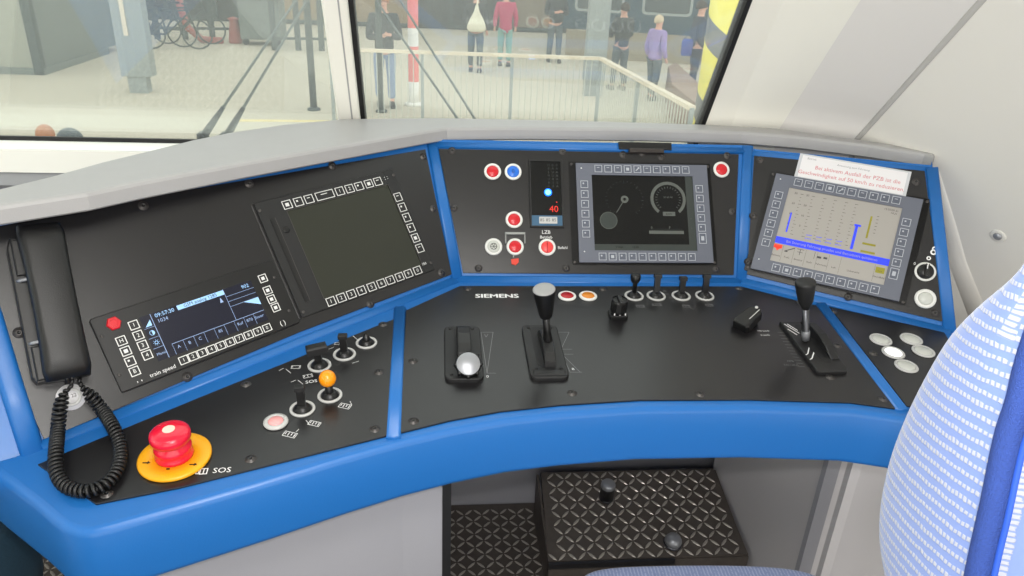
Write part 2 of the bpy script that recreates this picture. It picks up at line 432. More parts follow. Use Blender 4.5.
# knee-space cladding under the desk
b = MB()
def rimpt(px, py, z=None, inset=.04):
    p = PD.at(px, py); return V((p.x, p.y+inset, p.z))
ped = [rimpt(110, 520), rimpt(260, 477), rimpt(398, 437), rimpt(447, 426)]
e = ped[-1]
outl = [(p.x, p.y) for p in ped]+[(e.x+.004, e.y+.02), (e.x+.004, 1.62), (-.40, 1.62), (ped[0].x-.03, ped[0].y+.05)]
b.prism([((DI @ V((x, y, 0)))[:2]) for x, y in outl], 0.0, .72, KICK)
b.box(*(V((e.x-.006, e.x+.008, 0))-V((.15, .15, 0)))[:2], e.y-.004-1.1, e.y+.012-1.1, 0, .72, STEELD)
b.build('left_pedestal', desk); pe_ = (e.x, e.y)
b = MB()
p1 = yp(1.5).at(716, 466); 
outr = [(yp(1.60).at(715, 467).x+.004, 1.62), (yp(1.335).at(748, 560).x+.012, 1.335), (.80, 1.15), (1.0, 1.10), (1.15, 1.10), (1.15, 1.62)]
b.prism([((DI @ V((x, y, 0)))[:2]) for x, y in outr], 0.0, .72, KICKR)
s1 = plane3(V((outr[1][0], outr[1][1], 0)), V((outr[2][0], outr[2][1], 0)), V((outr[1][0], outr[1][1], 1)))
for x_, w in ((816, .014), (838, .010)):  # strips stand in for shadow bands on the pedestal face
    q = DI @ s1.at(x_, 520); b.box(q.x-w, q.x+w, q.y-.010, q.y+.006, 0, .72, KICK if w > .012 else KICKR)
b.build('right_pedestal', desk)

# ------------------------------------------------------------------ display terminals
def rotframe(k, u, v, ang, z=-.0024):
    return FD[k] @ Matrix.Translation((u/1000, v/1000, z)) @ Matrix.Rotation(R_(ang), 4, 'Z')
def mkey(par, x, y, w=.0155, h=.0155, z=.009, glyph=0, fm=None, fc=None):
    b = MB(); fm = fm or KEYF; fc = fc or KEYC
    b.rrect(x, y, w, h, .0015, z-.002, z+.0008, fc, bevel=.0004, k=2)
    b.rframe(x, y, w, h, .0012, z+.0008, z+.0012, fm)
    if glyph == 1: b.box(x-w*.22, x-w*.02, y+h*.02, y+h*.22, z+.0008, z+.0011, fm)
    elif glyph == 2: b.box(x-w*.2, x+w*.2, y-h*.2, y+h*.2, z+.0008, z+.0011, fm)
    elif glyph == 3: b.bar((x-w*.22, y-h*.22, z+.001), (x+w*.22, y+h*.22, z+.001), .002, .0004, fm); b.box(x+w*.05, x+w*.28, y+h*.05, y+h*.28, z+.0008, z+.0011, fm)
    elif isinstance(glyph, str): b.text(glyph, x, y, h*.62, fm, z=z+.0011)
    else: b.box(x-w*.2, x+w*.15, y+h*.12, y+h*.2, z+.0008, z+.0011, fm)
    return b.build('key', par)
def terminal(M, label, face, surround, W=.2765, H=.2085, sur=(.302, .220, -.0025, 0), keyset=True):
    t = thing('display_terminal', label, 'display', M)
    b = MB(); b.rrect(sur[2], sur[3], sur[0], sur[1], .003, 0, .004, surround, bevel=.0008); b.build('mounting_plate', t)
    b = MB()
    # bezel: four sided frame around the glass
    sw, shh = .2125, .1590
    z1 = .009
    o_ = rr(0, 0, W, H, .004); 
    b.prism(o_, .004, .0058, face)
    for x0, x1, y0, y1 in ((-W/2, W/2, shh/2, H/2), (-W/2, W/2, -H/2, -shh/2), (-W/2, -sw/2, -shh/2, shh/2), (sw/2, W/2, -shh/2, shh/2)):
        b.box(x0, x1, y0, y1, .0058, z1, face, bevel=.0006 if False else 0)
    for x, y in ((-W/2+.011, H/2-.011), (-W/2+.011, -H/2+.022)): b.lathe([(.0015, z1), (.0012, z1+.0005), (0, z1+.0005)], PRINT, Matrix.Translation((x, y, 0)), seg=8)
    b.build('bezel', t)
    if keyset:
        for i in range(10):
            x = -.092+i*.02045
            mkey(t, x, .0925, glyph=[0, 0, 0, 2, 3, 5, 5, 1, 1, 0][i]); mkey(t, x+.001, -.0925, glyph=[1, 2, 1, 1, 0, 1, 1, 1, 1, 1][i])
        for i in range(6):
            mkey(t, -.1225, .0585-i*.0208, glyph=1); 
            mkey(t, .1185, (.052 if i < 5 else .0505)-i*.0208, h=.0155 if i < 5 else .022, glyph=1 if i < 5 else 2)
    for x, y in ((-1, 1), (1, 1), (-1, -1), (1, -1)):
        s = MB(); s.lathe([(.003, .004), (.003, .0052), (.0015, .0054), (0, .005)], SCREWM, Matrix.Translation((sur[2]+x*(sur[0]/2-.0065), sur[3]+y*(sur[1]/2-.007), 0)), seg=10); s.build('screw', t)
    return t
def screen(par, draw, m):
    b = MB(); b.box(-.1062, .1062, -.0795, .0795, .0059, .0066, m); draw(b); return b.build('screen', par)
ZS = .0069
def arc(b, cx, cy, r, w, a0, a1, m, z=ZS, n=24):
    for i in range(n):
        p, q = R_(a0+(a1-a0)*i/n), R_(a0+(a1-a0)*(i+1)/n)
        b.poly([(cx+r*math.cos(p), cy+r*math.sin(p), z), (cx+(r+w)*math.cos(p), cy+(r+w)*math.sin(p), z), (cx+(r+w)*math.cos(q), cy+(r+w)*math.sin(q), z), (cx+r*math.cos(q), cy+r*math.sin(q), z)], m)
def rect(b, x0, x1, y0, y1, m, z=ZS): b.poly([(x0, y0, z), (x1, y0, z), (x1, y1, z), (x0, y1, z)], m)
def line(b, x0, y0, x1, y1, w, m, z=ZS):
    d = V((x1-x0, y1-y0)).normalized(); n = V((-d.y, d.x))*w/2
    b.poly([(x0+n.x, y0+n.y, z), (x1+n.x, y1+n.y, z), (x1-n.x, y1-n.y, z), (x0-n.x, y0-n.y, z)], m)

# centre: speed dials
def draw_c(b):
    rect(b, .0905, .1062, -.0795, .0795, SDIM2); rect(b, -.1062, .0905, -.0795, -.066, SDIM2)
    cx, cy = -.0395, .0285
    for i in range(25):
        a = R_(230-i*280/24); l = .006 if i % 4 == 0 else .003
        line(b, cx+.040*math.cos(a), cy+.040*math.sin(a), cx+(.040-l)*math.cos(a), cy+(.040-l)*math.sin(a), .0007, SDIM2)
    arc(b, cx, cy, 0, .008, 0, 360, SDIM, z=ZS+.0002); arc(b, cx, cy, 0, .003, 0, 360, SCRB, z=ZS+.0004)
    line(b, cx, cy, cx-.018, cy-.028, .0016, SDIM)
    arc(b, cx-.035, cy-.045, 0, .017, 0, 360, SDIM2); arc(b, cx-.035, cy-.045, .017, .0012, 0, 360, SDIM)
    cx2, cy2 = .052, .0300
    arc(b, cx2, cy2, .031, .0065, -52, 232, SDIM)
    for i in range(21):
        a = R_(225-i*270/20); line(b, cx2+.027*math.cos(a), cy2+.027*math.sin(a), cx2+.023*math.cos(a), cy2+.023*math.sin(a), .0009, SDIM)
    b.text('30 60 90', cx2, cy2+.004, .0055, SDIM, z=ZS)
    rect(b, cx2-.013, cx2+.013, cy2-.036, cy2-.027, SDIM); b.text('km/h', cx2, cy2-.0315, .006, SCRB, z=ZS+.0002)
    rect(b, .008, .081, -.044, -.037, SDIM); b.text('0', .014, -.031, .007, SDIM, z=ZS); b.text('F', .052, -.031, .008, SDIM, z=ZS); line(b, .012, -.034, .078, -.034, .0006, SDIM2)
    for i in range(6): b.text('0', -.085+i*.004, -.020-i*.0003, .004, SDIM2, z=ZS)
    b.text('2', .098, -.012, .006, SDIM, z=ZS); b.text('1', .098, -.032, .006, SDIM, z=ZS); b.text('V max', -.055, -.072, .006, SCRB, z=ZS+.0003); b.text('12:00', -.022, -.072, .006, SCRB, z=ZS+.0003)
tC = terminal(rotframe('C', 90.5, -6.6, 0), 'grey display terminal in the centre panel showing two dark round speed dials', BEZEL, BLACK)
screen(tC, draw_c, SCRB)
# right: bar graphs
def draw_r(b):
    rect(b, -.1062, .1062, -.0405, -.0265, SBLUE, ZS+.0002); b.text('Bei Stoerung Fahrzeug pruefen und Betriebsart quittieren', 0, -.0335, .0072, SCRG, z=ZS+.0004, sx=1.02)
    for x in (-.082, -.060, -.038, -.018, .003, .022):
        for i in range(13):
            y = .070-i*.0072; line(b, x, y, x+(.006 if i % 3 == 0 else .003), y, .0007, SBLK)
    for i, x in enumerate((-.085, -.062)):
        for j in range(4): b.text(str(30-10*j), x-.006, .070-j*.022, .006, SBLK, z=ZS)
    rect(b, -.0915, -.0885, -.014, .028, SBLUE); rect(b, .0325, .0375, -.022, .028, SBLUE); rect(b, .030, .042, .026, .030, SBLUE)
    for x in (-.047, -.028, -.009, .010): b.text('---', x, -.018, .013, SBLUE, z=ZS); line(b, x-.005, -.012, x+.006, -.011, .001, SBLUE)
    rect(b, .055, .0585, .006, .052, SOLIVE); rect(b, .052, .076, -.0075, -.0035, SOLIVE); rect(b, .052, .078, -.0235, -.0195, SOLIVE)
    for i in range(6): line(b, .066, .054-i*.007, .070, .054-i*.007, .0008, SBLK)
    b.text('12:30:00 21', .088, .072, .0055, SBLK, z=ZS); b.text('14.21', .094, .066, .0055, SBLK, z=ZS)
    rect(b, -.1062, -.090, -.0505, -.0425, SRED); b.poly([(-.1062, -.047, ZS), (-.098, -.056, ZS), (-.090, -.047, ZS)], SRED)
    line(b, -.084, -.054, -.066, -.044, .0017, SBLK); rect(b, -.084, -.078, -.055, -.053, SBLK); line(b, -.062, -.044, -.048, -.044, .001, SBLK); line(b, -.055, -.044, -.055, -.056, .001, SBLK); line(b, -.060, -.050, -.050, -.050, .0008, SBLK)
    rect(b, -.022, -.014, -.054, -.050, SBLK); rect(b, -.010, -.003, -.053, -.049, SBLK); rect(b, -.0275, -.0268, -.057, -.043, SBLK)
    for x, t in ((-.098, 'Batterie'), (-.077, 'Trafo'), (-.055, 'Bremse'), (-.034, 'Stufe'), (-.010, 'Fahrmotor'), (.012, 'Luft'), (.048, 'Uebersicht'), (.094, 'Grundbild')): b.text(t, x, -.066, .0052, SBLK, z=ZS)
    rect(b, .086, .102, -.058, -.046, SOLIVE); b.text('...', .094, -.051, .012, SBLK, z=ZS+.0002)
    for x in (-.088, -.066, -.044, -.022, 0, .022, .084): line(b, x, -.0425, x, -.076, .0004, SDIM)
tR = terminal(rotframe('R', -7.5, -13, -2.4), 'grey display terminal in the right panel with bar graphs and a blue message line', BEZEL, BLACK, sur=(.303, .220, .001, 0))
screen(tR, draw_r, SCRG)
# left: switched off
tL = thing('display_terminal', 'black display terminal in the left panel with a blank dark screen', 'display', rotframe('L', 271, 8, 3.3))
ML = tL.matrix_basis
b = MB(); b.rrect(0, 0, .292, .212, .003, 0, .0045, PANEL, bevel=.0008)
b.box(-.140, .140, -.100, -.0985, .0045, .0055, BLACK)
b.build('mounting_plate', tL)
def lp(px, py, M=ML, k='L'):
    q = loc(M, PLN[k], px, py, .0075); return q.x, q.y
cx, cy = .0135, -.0045
b = MB()
for x0, x1, y0, y1 in ((cx-.1055, cx+.1055, cy+.083, .104), (cx-.1055, cx+.1055, -.104, cy-.083), (cx+.106, .1415, -.104, .104), (-.1415, cx-.1055, -.104, .104)):
    b.box(x0, x1, y0, y1, .0045, .0082, BLACKM)
b.rframe(cx, cy, .2125, .1665, .0009, .0082, .0086, SCREWM); b.build('bezel', tL)
b = MB(); b.box(cx-.1052, cx+.1052, cy-.0825, cy+.0825, .0045, .0070, SCROFF); b.build('screen', tL)
b = MB(); b.box(-.126, -.121, -.082, .072, .0082, .0092, BLACK); b.box(-.1175, -.1165, -.082, .072, .0082, .0090, SCREWM); b.lathe([(.006, .0082), (.006, .0095), (.004, .0097), (0, .009)], BLACK, Matrix.Translation((-.1065, .047, 0)), seg=16); b.build('card_slot', tL)
for i, (x, y) in enumerate([(173, 166), (213, 154), (251, 144), (361, 114), (396, 104), (430, 95), (464, 84), (497, 76)]):
    q = lp(240+x/3.6, 160+y/3.6); mkey(tL, q[0], .0885, .0165, .0155, .0082, [2, 1, 0, '1', '2', 1, 2, 0][i], KEYW, BLACKM)
q = lp(240+308/3.6, 160+130/3.6); mkey(tL, q[0], .0885, .036, .0155, .0082, 0, KEYW, BLACKM)
for i, (x, y) in enumerate([(333, 519), (369, 504), (405, 491), (441, 477), (477, 462), (512, 449), (544, 437), (577, 424), (608, 411), (641, 399)]):
    q = lp(240+x/3.6, 160+y/3.6); mkey(tL, q[0], -.0955, .0165, .0150, .0082, str((i+1) % 10), KEYW, BLACKM)
for i in range(6):
    q = lp(240+(562+(645-562)*i/5)/3.6, 160+(135+(318-135)*i/5)/3.6); mkey(tL, .1285, q[1], .0155, .0165, .0082, [0, 1, 1, 1, 2, 0][i], KEYW, BLACKM)
for q in ((260, 210.5), (399, 173.5), (303.5, 312), (437.5, 260.5)):
    x, y = lp(*q); s = MB(); s.lathe([(.003, .004), (.003, .0095), (.0015, .0097), (0, .009)], SCREWM, Matrix.Translation((max(-.139, min(.139, x)), max(-.101, min(.101, y)), 0)), seg=10); s.build('screw', tL)
b = MB(); b.text(': :', .121, .092, .012, PRINT, z=.0084); b.text('100', .124, -.088, .007, PRINT, z=.0084); b.build('lettering', tL)

# train radio unit
rd = thing('radio_control_unit', 'long black radio unit with a small blue text screen, beside the handset', 'radio', rotframe('L', -19, -65.5, 4.6, -.002))
MR_ = rd.matrix_basis
b = MB(); b.rrect(0, 0, .288, .1155, .004, 0, .0105, BLACK, bevel=.0012)
b.build('housing', rd)
b = MB(); sc = loc(MR_, PL, 207, 318.5, .011); sx, sy = sc.x, sc.y
W2, H2 = .0885, .0355
b.box(sx-W2, sx+W2, sy-H2, sy+H2, .0100, .0112, LCDN)
z = .0115
def lr(x0, x1, y0, y1, m, zz=z): rect(b, sx+x0*W2, sx+x1*W2, sy+y0*H2, sy+y1*H2, m, zz)
lr(-.83, -.82, -1, 1, LCDL); lr(.46, .467, -.52, 1, LCDL)
for y in (.45, 0, -.45): lr(-1, -.82, y, y+.015, LCDL)
lr(-.70, 1, -.52, -.50, LCDL)
for i in range(9): lr(-.70+i*.185, -.695+i*.185, -1, -.5, LCDL)
for y in (.62, .38, .14): lr(.467, 1, y, y+.015, LCDL)
lr(-.38, .46, .76, .97, LCDB)
b.text('09:57:30', sx-.60*W2, sy+.85*H2, .0085, LCDB, z=z); b.text('GSM analog 1285', sx+.03*W2, sy+.86*H2, .0075, LCDN, z=z+.0003)
b.text('1034', sx-.67*W2, sy+.60*H2, .0080, LCDL, z=z); b.text('902', sx+.86*W2, sy+.80*H2, .0085, LCDB, z=z)
for i, t in enumerate(['A', 'B', 'C', '', '8S', '', 'Ruf', '870', 'Stoer']): b.text(t, sx+(-.61+i*.185)*W2, sy-.72*H2, .0070, LCDL, z=z)
b.poly([(sx+.72*W2, sy+.14*H2, z), (sx+1*W2, sy-.22*H2, z), (sx+1*W2, sy+.14*H2, z)], LCDB)
b.poly([(sx-.97*W2, sy+.52*H2, z), (sx-.86*W2, sy+.52*H2, z), (sx-.86*W2, sy+.78*H2, z)], LCDB)
arc(b, sx-.91*W2, sy+.22*H2, 0, .0038, -90, 90, LCDB, z); arc(b, sx-.91*W2, sy+.22*H2, .0032, .0006, 90, 270, LCDB, z)
arc(b, sx-.91*W2, sy-.22*H2, .0018, .0008, 0, 360, LCDB, z)
for i in range(8):
    a = i*PI/4; line(b, sx-.91*W2+.0034*math.cos(a), sy-.22*H2+.0034*math.sin(a), sx-.91*W2+.0046*math.cos(a), sy-.22*H2+.0046*math.sin(a), .0006, LCDB, z)
b.text('Menü', sx-.91*W2, sy-.72*H2, .006, LCDL, z=z)
b.poly([(sx+.33*W2, sy+.45*H2, z), (sx+.36*W2, sy+.70*H2, z), (sx+.39*W2, sy+.45*H2, z)], LCDL)
b.build('screen', rd)
b = MB(); q = loc(MR_, PL, 114, 323, .014); b.lathe([(.0105, .0100), (.0105, .014), (.009, .0155), (.006, .0155), (.0055, .0145), (0, .0145)], RED, Matrix.Translation((q.x, q.y, 0)), seg=6, smooth=False); b.build('emergency_key', rd)
kp = [(80+x/3.6, 240+y/3.6) for x, y in ((195, 305), (211, 342), (227, 378), (243, 413), (150, 362), (166, 399), (182, 436), (198, 472))]
gl = ['R1', 'R2', 'R3', 'R4', 'H', 'P', 'M', 'L']
for i, p in enumerate(kp): q = loc(MR_, PL, *p, .0118); mkey(rd, q.x, q.y, .0135, .0135, .0108, ['1', '2', '3', '4', 'H', 2, 1, 'B'][i], KEYW, BLACKM)
for i in range(10):
    q = loc(MR_, PL, 80+(375+(675-375)*i/9)/3.6, 240+(431-(431-315)*i/9)/3.6, .0118); mkey(rd, q.x, q.y, .0138, .0125, .0108, str((i+1) % 10), KEYW, BLACKM)
for i, (x, y) in enumerate(((660, 137), (677, 180), (691, 212), (706, 242))):
    q = loc(MR_, PL, 80+x/3.6, 240+y/3.6, .0118); mkey(rd, q.x, q.y, .0135, .0135, .0108, 2, KEYW, BLACKM)
for x, y in ((80, 345), (143, 485), (702, 133), (755, 253)):
    q = loc(MR_, PL, 80+x/3.6, 240+y/3.6, .0118); s = MB(); s.lathe([(.0025, .0100), (.0025, .0112), (0, .0108)], SCREWM, Matrix.Translation((q.x, q.y, 0)), seg=10); s.build('screw', rd)
b = MB(); q = loc(MR_, PL, 80+300/3.6, 240+470/3.6, .0118); b.text('train speed', q.x, q.y, .0085, PRINT, z=.0108)
q = loc(MR_, PL, 80+732/3.6, 240+297/3.6, .0118); b.text('( )', q.x, q.y, .011, PRINT, z=.0108); q = loc(MR_, PL, 80+213/3.6, 240+500/3.6, .0118); b.text(', ,', q.x, q.y, .012, PRINT, z=.0108); b.build('lettering', rd)

# handset: cradle + receiver, held on the left panel
def rrz(cx, cy, w, h, r, z, k=3): return [(x, y, z) for x, y in rr(cx, cy, w, h, r, k)]
pt = PL.at(39, 222, .045); pb = PL.at(70, 377, .045)
Lv = (pb-pt).length; ax = (pt-pb).normalized(); xr = ax.cross(PL.n).normalized(); 
MH = Matrix((xr, ax, PL.n)).transposed().to_4x4(); MH.translation = (pt+pb)/2 - PL.n*.045
if xr.dot(PL.u) < 0: raise Exception('flip')
hs = thing('telephone_handset', 'black telephone handset on a cradle at the far left of the desk', 'telephone', MH)
b = MB()
secs = []
for t in [i/16 for i in range(17)]:
    y = -Lv/2 + Lv*t
    e = min(t, 1-t)
    w = .059-.006*(1-abs(2*t-1)**2); w *= min(1, .90+e*3)
    up_ = .055-.005*abs(2*t-1)**2 - .010*max(0, 1-e*14)
    lo = .030 - .016*min(1, max(0, (abs(2*t-1)-.45)/.3)) + .004*max(0, 1-e*14)
    secs.append([(x, y, z) for x, z in rr(0, (up_+lo)/2, w, up_-lo, min(.011, (up_-lo)*.38), 3)])
b.loft(secs, HAND); b.build('receiver', hs)
b = MB()
lo_, hi_ = -Lv*.49, Lv*.44
b.prism([(-.041, lo_+.010), (-.036, lo_), (.020, lo_), (.026, lo_+.01), (.026, hi_-.01), (.020, hi_), (-.036, hi_), (-.041, hi_-.014)], 0, .024, BLACK, None, .002)
b.prism([(-.036, lo_+.003), (.018, lo_+.003), (.018, lo_+.05), (-.036, lo_+.05)], .023, .029, BLACK, None, .002)
b.prism([(-.036, hi_-.055), (.018, hi_-.055), (.018, hi_-.004), (-.036, hi_-.004)], .023, .029, BLACK, None, .002)
b.build('cradle', hs)
for y in (lo_+.055, hi_-.062): b = MB(); b.tube([(-.036, y, .023), (-.032, y, .027), (-.026, y, .031), (-.012, y, .032)], .0028, STEEL, seg=8); b.build('cradle_hook', hs)
b = MB()
pe = loc(MH, PL, 68, 381, .030); pf = loc(MH, PL, 78, 381, .022)
b.tube([(pe.x-.002, -Lv/2+.012, .036), (pe.x, -Lv/2-.006, .034), tuple(pe)], .0035, BLACK, seg=8)
b.build('strain_relief', hs)
# coiled cord
cp = [PL.at(72, 374, .036), PL.at(71, 386, .031), PL.at(64, 394, .028), PL.at(60, 410, .026), PL.at(58, 430, .024), PD.at(56, 452, .022), PD.at(56, 468, .017), PD.at(61, 481, .012), PD.at(72, 489, .0098), PD.at(88, 491, .0098), PD.at(103, 486, .0098), PD.at(115, 474, .0098), PD.at(120.5, 458, .011), PD.at(119, 442, .014), PD.at(113, 427, .020), PL.at(103, 411, .020), PL.at(92, 397, .022), PL.at(84, 389, .024), PL.at(80, 382, .022), PL.at(78, 372, .016)]
def catmull(P, n=24):
    out = []
    P = [P[0]]+P+[P[-1]]
    for i in range(1, len(P)-2):
        for j in range(n):
            t = j/n; a, b_, c_, d = P[i-1], P[i], P[i+1], P[i+2]
            out.append(.5*((2*b_)+(c_-a)*t+(2*a-5*b_+4*c_-d)*t*t+(3*b_-3*c_+d-a)*t**3))
    out.append(P[-2]); return out
path = catmull(cp, 30)
L = [0]
for a, b_ in zip(path, path[1:]): L.append(L[-1]+(b_-a).length)
tot = L[-1]; turns = int(tot/.0062); N_ = turns*12
pts = []; fr = None; k = 0
for i in range(N_+1):
    s = tot*i/N_
    while k < len(L)-2 and L[k+1] < s: k += 1
    f = (s-L[k])/max(1e-9, L[k+1]-L[k]); c = path[k].lerp(path[k+1], f); t = (path[k+1]-path[k]).normalized()
    a = fr-t*fr.dot(t) if fr else t.orthogonal(); fr = a.normalized(); b_ = t.cross(fr)
    e = min(1, max(0, (s-.022)/.018), max(0, (tot-s-.022)/.018)); rad = .0006+.0064*e
    ph = 2*PI*turns*i/N_
    pts.append(c+(fr*math.cos(ph)+b_*math.sin(ph))*rad)
MHi = MH.inverted()
b = MB(); b.tube([MHi @ p for p in pts], .0025, HAND, seg=6); b.build('coiled_cord', hs)
st = MB(); st.lathe([(.0185, 0, PAPER), (.0185, .0006, PAPER), (.0135, .0006, PAPER), (.0135, .0009, RING), (.009, .0009, RING), (.009, .0007, PAPER), (0, .0007, PAPER)], PAPER, seg=32)
st.text('M 22', 0, .001, .007, BLACK, z=.0011)
o = st.build('round_sticker', None, PL.frame(71, 397, 0, .0018)); tag(o, 'round white sticker on the black panel below the handset', 'sticker')

# ------------------------------------------------------------------ push buttons on the panels
def button(k, px, py, lens, label, r=.0175, group=None, sym=None, cat='button', ri=.0125, h=.005, ringm=None):
    t = thing('push_button', label, cat, dframe(px, py, 0, k, .0016), group)
    b = MB(); b.lathe([(r*.94, 0), (r, h*.35), (r*.97, h*.8), (ri*1.08, h), (ri, h*.9), (ri, h*.3)], ringm or WHITE, seg=36); b.build('collar', t)
    b = MB(); b.lathe([(ri*.97, h*.2), (ri*.97, h*.75), (ri*.85, h*1.05), (0, h*1.05)], lens, seg=36)
    if sym: sym(b, h*1.08)
    b.build('lens', t); return t
def s_bar(b, z): b.box(-.0008, .0008, -.0115, .0115, z, z+.0006, REDD)
def s_0(b, z): b.text('0', 0, 0, .012, MATS['ink_navy'], z=z)
def s_key(b, z):
    for a in (0, 60, 120): b.bar((-.007*math.cos(R_(a)), -.007*math.sin(R_(a)), z), (.007*math.cos(R_(a)), .007*math.sin(R_(a)), z), .0010, .0004, BLACK)
    arc(b, 0, 0, .0055, .0012, 0, 360, BLACK, z+.0003)
mat('ink_navy', (20, 40, 90), .5)
LENSG = mat('clear_lens', (196, 198, 192), .3)
button('C', 492.5, 172, RED, 'red push button in white ring, directly left of the blue one')
button('C', 513, 172.2, BLUEB, 'blue push button in white ring on the centre panel', sym=s_0)
button('C', 514, 220, RED, 'red push button alone below the blue button on the centre panel')
button('C', 493.5, 247, LENSG, 'white push button with a black symbol, bottom left of the centre panel', sym=s_key)
button('C', 515, 247, RED, 'red push button set in a clear plastic flap above a tiny red tag')
button('C', 547, 247.5, mat('salmon_red', (232, 72, 72), .35), 'light red turn button with a dark bar, under the LZB lettering', sym=s_bar)
button('C', 721, 170, RED, 'red push button at the top right corner of the centre panel')
button('R', 925, 299, LENSG, 'large white push button at the lower right of the right panel', r=.0188, ri=.0125, h=.006)
button('D', 567, 297, REDD, 'dark red indicator button next to the tall drive lever knob')
button('D', 588, 297, AMB, 'amber indicator button on the desk right of the red one')
button('D', 276, 423, PINK, 'pale pink push button in grey ring near the emergency stop', ri=.0110, ringm=RING, r=.0175)
g = [('far left round grey button, upper row of the right desk corner', 880.5, 340.5, LENSG), ('round grey button, right end of the upper row in the right desk corner', 911, 340, LENSG), ('brightly lit white round button amid the grey ones', 893, 353.5, mat('lit_white', (250, 250, 250), .3, emit=.5)), ('round grey button half behind the seat back', 923, 352, LENSG), ('lowest round grey button in the right desk corner', 906, 367, LENSG)]
for lb, x, y, m in g: button('D', x, y, m, lb, r=.0195, ri=.015, h=.004, ringm=RING, group='round buttons in the right desk corner')
# plastic flap and red tag around the lower red button
CLR = mat('flap_grey', (150, 152, 150), .3)
fl = thing('button_guard', 'clear grey plastic flap framing the lower red button', 'guard', dframe(515, 240, 0, 'C', .0016))
b = MB(); b.box(-.020, .020, .010, .014, 0, .008, CLR); b.box(-.020, -.0182, -.008, .012, 0, .008, CLR); b.box(.0182, .020, -.008, .012, 0, .008, CLR); b.build('flap', fl)
b = MB(); b.bar((-.004, -.036, .002), (-.004, -.030, .002), .002, .002, CLR); b.build('hinge_pin', fl)
b = MB(); b.prism([(-.008, 0), (.007, .002), (.007, -.006), (.001, -.012), (-.007, -.010)], 0, .003, mat('tag_red', (215, 60, 40), .5)); 
tag(b.build('seal_tag', None, dframe(515, 259.5, 0, 'C', .0018)), 'tiny red seal tag hanging below the guarded red button', 'tag')

# narrow indicator instrument
q = dframe(546, 194, 0, 'C', .0016)
mf = thing('train_protection_indicator', 'narrow black indicator with blue light and red digits 40', 'indicator', q)
b = MB(); b.box(-.0345, .0345, -.0715, .0715, 0, .004, BLACK, bevel=.0008)
b.rframe(0, 0, .066, .140, .002, .004, .006, BLACKM); b.build('housing', mf)
b = MB(); b.box(-.0315, .0315, -.0455, .0685, .0035, .0046, SCRB)
for i in range(7):
    for j in range(3):
        b.text(random.choice('ABHSU85'), .006+j*.0085, .060-i*.0075, .0065, SDIM2, z=.0049)
b.build('glass', mf)
b = MB(); b.text('40', .0145, -.0335, .019, LEDR, z=.0050); b.lathe([(.0014, .0046), (.0014, .0052), (0, .0052)], LEDR, Matrix.Translation((.0205, -.0185, 0)), seg=8); b.build('digits', mf)
b = MB(); b.lathe([(.0080, .0046, LEDB), (.0080, .0052, LEDB), (.0055, .0056, LEDB), (.005, .0057, LEDBC), (0, .0058, LEDBC)], LEDB, Matrix.Translation((.0035, .002, 0)), seg=20); b.build('blue_lamp', mf)
b = MB(); b.box(-.0315, .0315, -.0685, -.0465, .0035, .0050, WDIM); b.box(-.016, .0205, -.0635, -.0495, .0050, .0056, RING)
for x in (-.010, .002, .014): b.text('85', x, -.0565, .009, SBLK, z=.0059)
b.build('label_strip', mf)
# paper notice
nt = thing('paper_notice', 'white laminated notice with pale red German text above the right display', 'notice', rotframe('R', .2, 117.5, -2.4, -.0052))
b = MB(); b.box(-.099, .099, -.0235, .0235, .008, .0086, PAPER); b.box(-.105, .105, -.027, .027, .0072, .008, mat('laminate', (200, 202, 206), .15)); b.build('sheet', nt)
b = MB(); b.text('Bei aktivem Ausfall der PZB ist die', .010, .001, .0115, INKR, z=.0088); b.text('Geschwindigkeit auf 50 km/h zu reduzieren.', 0, -.013, .0113, INKR, z=.0088); b.text('Betrieb', -.080, .018, .006, INKD, z=.0088); b.text('Anweisung zum Fahrzeug', 0, .0145, .006, INKD, z=.0088)
b.build('lettering', nt)
# black catch on the upper frame above the centre display
ct = thing('screen_visor_catch', 'small black flip catch on the blue frame above the centre display', 'catch', Matrix.Translation(PC.at(645, 148.5, .001)) @ Matrix((PC.u, PC.v, PC.n)).transposed().to_4x4())
b = MB(); b.box(-.056, .056, -.004, .012, -.008, .006, BLACK, bevel=.002); b.build('bracket', ct)
b = MB(); b.box(-.036, .038, -.012, -.003, -.006, .009, mat('catch_brown', (48, 42, 40), .4), bevel=.0015); b.build('latch', ct)

# rotary switch on right panel
rs = thing('rotary_switch', 'small rotary switch in a white ring on the right panel', 'switch', dframe(925, 272, 0, 'R', .0016))
b = MB(); b.lathe([(.0182, 0), (.0188, .002), (.0178, .004), (.0150, .0045), (.0144, .003), (.0144, .001)], WHITE, seg=36); b.build('ring', rs)
b = MB(); b.lathe([(.0142, .001), (.0142, .006), (.013, .009), (0, .0095)], BLACK, seg=28); b.box(-.003, .003, -.011, .012, .009, .018, BLACK, bevel=.001); b.box(-.0008, .0008, .002, .012, .018, .0184, PRINT); b.build('knob', rs)
mb = MB(); 
for x, y, r in ((928.5, 258.5, .0042), (933.2, 252.5, .0058), (934.5, 249.2, .0050)):
    c = loc(FD['R'], PR, x, y); arc(mb, c.x, c.y, r*.45, r*.5, 0, 360, PRINT, .0020, 16)
c = loc(FD['R'], PR, 914.5, 264); mb.text('0', c.x, c.y, .008, PRINT, z=.002)
mb.build('lettering', pR)

